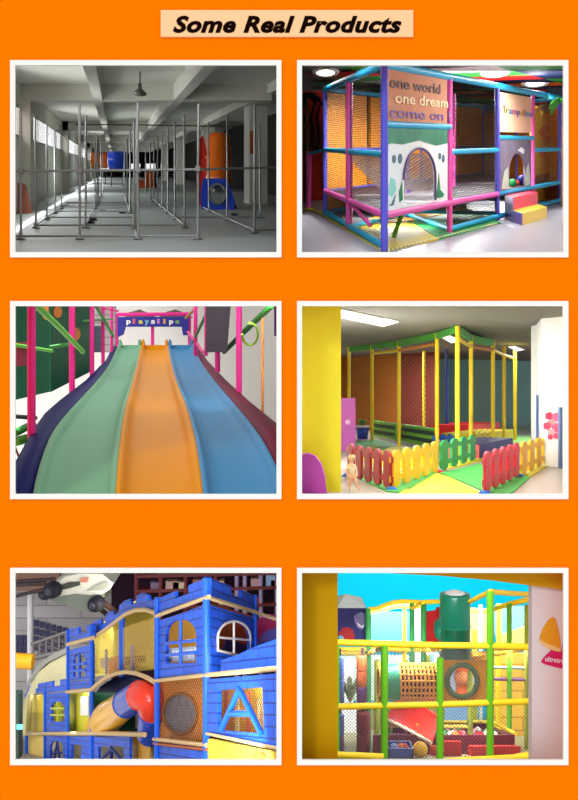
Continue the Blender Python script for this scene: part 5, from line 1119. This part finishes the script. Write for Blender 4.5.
# ochre back panels on the aisle side and at the rear
och = brick_mat('panel_ochre', (222, 178, 70), (176, 132, 50), 1.3, .55, .03)
pn6(405, 186, 492, 384, Y3 + 2, och, 'back_panel'); pn6(424, 146, 492, 182, Y3 + 3, mat('panel_wicker', (206, 172, 96), .7, var=.25, scale=4), 'back_panel', .1, (), None, [(424, 182), (492, 182), (492, 126), (424, 150)])
pn6(405, 92, 492, 150, Y3 + 5, mat('panel_ice', (122, 176, 206), .6), 'back_panel'); pn6(362, 100, 402, 170, Y3 + 4, mat('panel_straw', (226, 206, 110), .6, var=.1), 'back_panel'); pn6(363, 184, 402, 200, Y2 + 2, mat('panel_amber_deep', (222, 160, 40), .5), 'back_panel')
pn6(262, 336, 315, 294, Y3 + 2, mat('panel_khaki', (160, 136, 86), .7, var=.3, scale=1.5), 'back_panel'); pn6(96, 190, 316, 280, Y3 + 6, mat('panel_pale_green', (196, 222, 206), .7, var=.25, scale=.9), 'back_panel', .1); pn6(96, 294, 262, 400, Y3 + 6, mat('panel_moss', (150, 142, 96), .7, var=.3, scale=.8), 'back_panel')
pn6(200, 294, 250, 330, Y3 + 2, mat('panel_gold', (206, 160, 40), .6), 'back_panel'); pn6(253, 186, 300, 206, Y3 + 3, mat('panel_white6', (230, 236, 240), .6), 'back_panel'); pn6(276, 188, 292, 204, Y3 + 2.6, mat('panel_blue6', (124, 176, 226)), 'back_panel')
pn6(113, 198, 130, 284, Y3 + 4, mat('panel_white6', (230, 236, 240)), 'back_panel'); pn6(108, 300, 136, 372, Y3 + 4, mat('panel_white6', (230, 236, 240)), 'back_panel')
# fine net over the front
nt6 = mat('net_violet', (116, 92, 112), .8)
for (x0, y0, x1, y1) in ((97, 176, 192, 290), (192, 176, 303, 288), (303, 176, 403, 286), (97, 294, 192, 398), (192, 292, 303, 400), (303, 290, 403, 398), (403, 178, 488, 282), (403, 286, 488, 392)):
    MB().net(R.at(x0, y1, Y1 - .02), R.at(x1, y1, Y1 - .02), R.at(x1, y0, Y1 - .02), R.at(x0, y0, Y1 - .02), .105, .016 if x0 < 400 else .01).build('net', nt6, t)
# red slide
rs = thing('chute', 'red slide chute running down inside the net toward the ball pit', 'slide', R.at(290, 352, 28.8))
b = MB(); rows = []
for i in range(9):
    s = i / 8; x = 204 + (292 - 204) * s; y = 296 + (344 - 296) * s ** 1.15; Y = 31.5 - 2.7 * s; w = (17 - 2 * s)
    c = R.at(x, y, Y); k3 = Y / F / R.sc
    rows.append([c + V((w * k3 * e * .8, (.55 * (e)), w * k3 * (.9 * e) + dz * k3)) for e, dz in ((-1, 5), (-.85, 0), (0, -3), (.85, 0), (1, 5))])
b.grid(rows, (0, 0, -.06)); b.build('chute_bed', mat('chute_red', (206, 34, 10), .4, coat=.2), rs)
b = MB(); b.tube([r_[0] for r_ in rows], .06, 6); b.build('side_rim', mat('rim_cream', (236, 214, 180), .5), rs); b = MB(); b.tube([r_[4] for r_ in rows], .06, 6); b.build('side_rim', mat('chute_red', (226, 58, 24)), rs)
b = MB(); b.tube([V((rows[0][2].x, rows[0][2].y, zf(31.5))), rows[0][2]], .07, 6); b.tube([V((rows[5][2].x, rows[5][2].y, zf(rows[5][2].y))), rows[5][2]], .07, 6); b.build('support', gp6, rs)
# ball pit
bpit = thing('ball_pit', 'dark plum padded ball pit with yellow top edges and red front cushions', 'ball pit', R.at(320, 396, 29))
plum, pred = mat('pit_plum', (104, 44, 56), .5, var=.1), mat('pit_red', (206, 44, 32), .5)
fz = lambda x, Y, Z: R.lev(R.at(x, 225, Y), -H + Z)
hp = .5
def pit(xa, Ya, xb, Yb, h_, m, name, th=.25):
    p, q = fz(xa, Ya, 0), fz(xb, Yb, 0); d = q - p; n = V((-d.y, d.x, 0)).normalized() * th; n.z = (R.lev((0, p.y + n.y), 0) - R.lev((0, p.y), 0)).z
    return MB().obox(p, d, n, (0, 0, h_)).build(name, m, bpit)
pit(170, 29, 452, 29, .62, plum, 'pad'); pit(190, 33.5, 408, 33.5, .75, plum, 'pad'); pit(452, 29, 410, 33.5, .62, plum, 'pad')
p, q = fz(190, 33.4, .8), fz(408, 33.4, .8); MB().tube([p, q, fz(454, 29.1, .66)], .06, 8).build('edge_roll', yp6, bpit)
fz2 = [fz(172, 29.2, .3), fz(450, 29.2, .3), fz(408, 33.4, .3), fz(192, 33.4, .3)]; MB().hexa(fz2, [p + V((0, 0, .1)) for p in fz2]).build('pit_base', mat('pit_dark', (74, 44, 60), .7), bpit)
pit(366, 28.2, 464, 28.2, .32, pred, 'cushion', .6); pit(311, 28.4, 346, 28.4, .46, pred, 'cushion', .4); pit(284, 28.6, 300, 28.6, .3, mat('pit_orange', (220, 90, 40), .5), 'cushion', .3)
rnd = random.Random(8); bc_ = {'red': (222, 50, 44), 'orange': (236, 140, 44), 'pink': (226, 130, 150), 'green': (80, 170, 90), 'white': (226, 222, 220)}
for k in range(44):
    x, Y = rnd.uniform(240, 412), rnd.uniform(30, 33); x = min(x, 440 - (Y - 29) * 9)
    nm = rnd.choice(list(bc_)); p = fz(x, Y, .4 + .13); tag(MB().sphere(p, .14, 10, 7).build('pit_ball', mat('ball_pit_' + nm, bc_[nm], .4)), nm + ' plastic ball lying in the plum ball pit', 'ball', nm + ' balls in the pit')
p = fz(263, 27.9, .0); tag(MB().sphere(p + V((0, 0, .25)), .245, 24, 14).build('play_ball', mat('big_ball_yellow', (240, 190, 40), .4, var=.08)), 'large yellow ball in front of the plum ball pit', 'ball')
bt = thing('toy_bin', 'low blue plastic bin on the floor beside the large yellow ball', 'bin', fz(225, 27.8, 0)); bl6 = mat('bin_blue', (64, 104, 180), .45)
p, q = fz(199, 27.6, 0), fz(250, 27.6, 0); d = q - p
for (o, a, c) in ((p, d, V((0, .06, 0))), (p + V((0, .6, 0)), d, V((0, .06, 0))), (p, d * .05, V((0, .66, 0))), (p + d * .95, d * .05, V((0, .66, 0)))): MB().obox(o, a, c, (0, 0, .3)).build('side', bl6, bt)
for nm, x, c in (('red', 232, (206, 70, 40)), ('orange', 226, (226, 130, 60)), ('pale blue', 212, (120, 160, 210))): tag(MB().sphere(fz(x, 27.9, .3), .14, 10, 7).build('play_ball', mat('bin_ball_' + nm, c, .5)), nm + ' ball lying in the blue bin', 'ball')
# hanging bags behind the net
def bag(x, y0, y1, w, Y, parts, label):
    p = R.at(x, y1, Y); k = Y / F / R.sc; t_ = thing('punch_bag', label, 'punch bag', p); r = w / 2 * k; h_ = (y1 - y0) * k
    n = len(parts)
    for i, (m) in enumerate(parts): MB().lathe(p + V((0, 0, h_ * i / n)), (0, 0, 1), [(0, 0), (r * .92, 0), (r, .05), (r, h_ / n - .05), (r * .92, h_ / n), (0, h_ / n)], 16).build('bag_section', m, t_)
    MB().tube([p + V((0, 0, h_)), V((p.x, p.y, R.at(x, 176, Y).z))], .03, 6).build('strap', mat('strap_dark', (60, 50, 56), .6), t_)
bb6, bo6, bd6, bpl = mat('bag_blue', (76, 110, 180), .5), mat('bag_rust', (204, 106, 52), .5), mat('bag_brown', (110, 44, 36), .5), mat('bag_purple', (92, 66, 110), .5)
bag(104, 192, 283, 15, 29, [bb6, bb6], 'blue punch bag on the upper level beside the mustard pillar'); bag(147, 190, 282, 21, 29.5, [bpl, bo6, bo6], 'rust and purple punch bag on the upper level near the crawl tube')
bag(104, 308, 392, 16, 29, [bpl, bb6], 'dark blue punch bag on the ground level beside the mustard pillar'); bag(150, 302, 390, 27, 29.5, [bd6, bd6], 'thick dark brown punch bag on the ground level')
q = fz(122, 33, 0); tt = thing('potted_plant', 'pale green plant standing behind the upper punch bags', 'plant', R.at(124, 286, 33)); gl6 = mat('plant_pale', (150, 176, 130), .6)
for i in range(8):
    a = i * .785; p0 = R.at(124, 284, 33); d = V((math.cos(a), math.sin(a), 0)); sd = V((-d.y, d.x, 0)); b = MB()
    b.grid([[p0 + d * (.5 * s) + V((0, 0, 1.3 * s - .5 * s * s)) + sd * (w_ * e) for e in (-1, 1)] for s, w_ in ((0, .04), (.4, .12), (.8, .1), (1, .02))], (0, 0, .015)); b.build('leaf', gl6, tt)
# ================================================================== light
w = bpy.data.worlds.new('World'); bpy.context.scene.world = w; w.use_nodes = True
bg = w.node_tree.nodes['Background']; bg.inputs[0].default_value = (1, 1, 1, 1); bg.inputs[1].default_value = .9
def area(name, loc, target, size, power, col=(1, 1, 1)):
    l = bpy.data.lights.new(name, 'AREA'); l.energy = power; l.size = size; l.color = col
    o = bpy.data.objects.new(name, l); C.objects.link(o); o.location = V(loc)
    o.rotation_euler = (V(target) - V(loc)).to_track_quat('-Z', 'Y').to_euler(); return o
def sun(name, d, power, ang):
    l = bpy.data.lights.new(name, 'SUN'); l.energy = power; l.angle = ang
    o = bpy.data.objects.new(name, l); C.objects.link(o); o.rotation_euler = V(d).to_track_quat('-Z', 'Y').to_euler(); return o
sun('sun', (.3, -.02, -1.0), 12.0, .01)
sun('sun_front', (.5, 1.0, -.62), .82, .2)
# daylight falling in at the hall windows, and unseen fill lights added to brighten the rooms
def panel(name, loc, target, sx, sy, power, col=(1, 1, 1)):
    o = area(name, loc, target, sx, power, col); o.data.shape = 'RECTANGLE'; o.data.size_y = sy; return o
Rh = Room(0, 50, 1.993, 229, 235, 403, 20.35)
for Y, ln, e in ((31, 18, 800), (56, 26, 1100), (88, 26, 1100), (120, 26, 1100), (152, 26, 1100)):
    o = panel('window_daylight', Rh.P(-4.9, Y, 2.2), (0, 0, 0), 1.4, ln, e, (.97, 1, 1)); o.rotation_euler = (0, -math.radians(80), 0)
panel('fill_hall', Rh.P(.5, 21.5, 3.5), Rh.P(.5, 27, -1), 4, 2, 110)  # added fill above the view, not a fitting of the hall
Rp = Room(288, 50, 1.993, 289, 181.4, 404, 20.45)
def dn(R_, px, Y, Z, sx, sy, e, tx=0, ty=0):
    p = R_.lev(((px - CX) / F * Y, Y), Z); return panel('ceiling_lamp', p, p + V((tx, ty, -3)), sx, sy, e)  # added fill panel, not one of the fittings on the ceiling
dn(Rp, 545, 23, 2.35, 1.6, 1.6, 170, 0, .6); dn(Rp, 318, 22.6, 2.35, .7, 1.6, 90, 0, .5); dn(Rp, 556, 28, 2.4, 1.2, 3, 400, -.5); o = dn(Rp, 475, 34, 1.95, 7, 6, 420); o.rotation_euler = (math.pi, 0, 0); dn(Rp, 352, 28.3, 1.66, .7, .7, 110, .3, .6); dn(Rp, 376, 29.5, 1.66, .8, .8, 240, .3, .8)  # the turned-up one is added on the frame top to brighten the ceiling
for (x, y, Z, e) in ((75, 45, 2.2, 60), (413, 45, 2.2, 70), (493, 66, 2.2, 90)):
    p = Rp.fl(x, y, Z); l = bpy.data.lights.new('downlight_bulb', 'POINT'); l.energy = e; l.shadow_soft_size = .3; o = bpy.data.objects.new('downlight_bulb', l); C.objects.link(o); o.location = p
for px, Y, e in ((385, 27, 260), (440, 31, 520), (490, 35, 600)): dn(Rp, px, Y, 1.68, 2, 1.4, e)
for px, Y in ((400, 26), (455, 31), (380, 29), (490, 37)): dn(Rp, px, Y, -1.84, 1.6, 1.2, 110)  # fills added under the deck
for Y in (21.5, 25.5, 30.5, 36.5, 44, 53, 63): p = at(150, 294, Y); panel('ceiling_lamp', p, p + V((0, .9, -4)), Y * .2, Y * .19, .115 * Y * Y)  # row of unseen fills added to light the slide evenly
p = at(252, 297, 31); panel('ceiling_lamp', p, at(218, 330, 44), 1.5, 1, 200)  # unseen fill added for the grey net
Rt = Room(0, 0, 1, 480, 394, 496, 20.35)
for px, Y, e in ((420, 21.5, 230), (520, 22, 60), (400, 29, 330), (470, 25.5, 230), (520, 44, 500), (390, 50, 500)): dn(Rt, px, Y, 2.38, 2.4, 1.2, e)
p = Rt.lev(((318 - CX) / F * 27, 27), -1.2); panel('fill_from_below', p, p + V((1.3, 3, 3)), 1, 1, 560)  # added fill hidden behind the yellow pillar, brightens the ceiling
panel('fill_castle', at(150, 556, 22), at(190, 680, 32), 7, 3, 800)  # unseen fill added over the castle front
panel('fill_castle_rear', at(120, 565, 50), at(90, 680, 70), 10, 8, 2400)  # unseen fill added for the wall behind the castle
def fill_point(p, e, r=.25):
    l = bpy.data.lights.new('bay_fill', 'POINT'); l.energy = e; l.shadow_soft_size = r; o = bpy.data.objects.new('bay_fill', l); C.objects.link(o); o.location = p  # fill lights added out of sight inside the castle bays
Rc = Room(0, 560, 1.993, 300, 285, 397, 51.0)
c1, c2 = plane_px(Rc, 412, 27.6, 552, 22.3), plane_px(Rc, 412, 28, 135, 46)
fill_point(c1.pt(480, 240, .9), 110); fill_point(c2.pt(360, 100, 1.2), 110); fill_point(c2.pt(240, 92, 1.6), 160); fill_point(c2.pt(72, 262, .2), 40); fill_point(c2.pt(160, 258, .25), 40); panel('fill_from_below', at(170, 778, 22), at(120, 690, 33), 4, 1, 700)  # last one: fill added below the view to brighten the tube slide
dn6 = Room(288, 560, 1.993, 300, 225, 402, 26.6)
panel('fill_climbing', at(440, 563, 23.5), at(430, 690, 29), 4, 1.5, 420)  # unseen fill added before the climbing frame
panel('fill_climbing_rear', at(430, 558, 36), at(430, 660, 46), 8, 6, 2500)  # unseen fill added to brighten the cyan wall
for x, y, Y, e in ((250, 172, 29, 90), (150, 172, 29, 90), (350, 284, 29, 110), (240, 286, 29.5, 40), (440, 176, 31, 110)): p = dn6.at(x, y, Y); panel('deck_fill', p, p + V((0, .3, -2)), 1.2, .8, e)  # fills added under the decks, no fittings there
# camera
cd = bpy.data.cameras.new('Camera'); cam = bpy.data.objects.new('Camera', cd); C.objects.link(cam)
cam.location = (0, 0, H0); cam.rotation_euler = (math.pi / 2, 0, 0)
cd.sensor_fit = 'VERTICAL'; cd.sensor_height = 24; cd.lens = 24 * F / 800; cd.clip_end = 600; cd.shift_x = 0; cd.shift_y = 0
bpy.context.scene.camera = cam
vs = bpy.context.scene.view_settings; vs.view_transform = 'Standard'; vs.look = 'None'; vs.exposure = 0; vs.gamma = 1; vs.use_curve_mapping = False
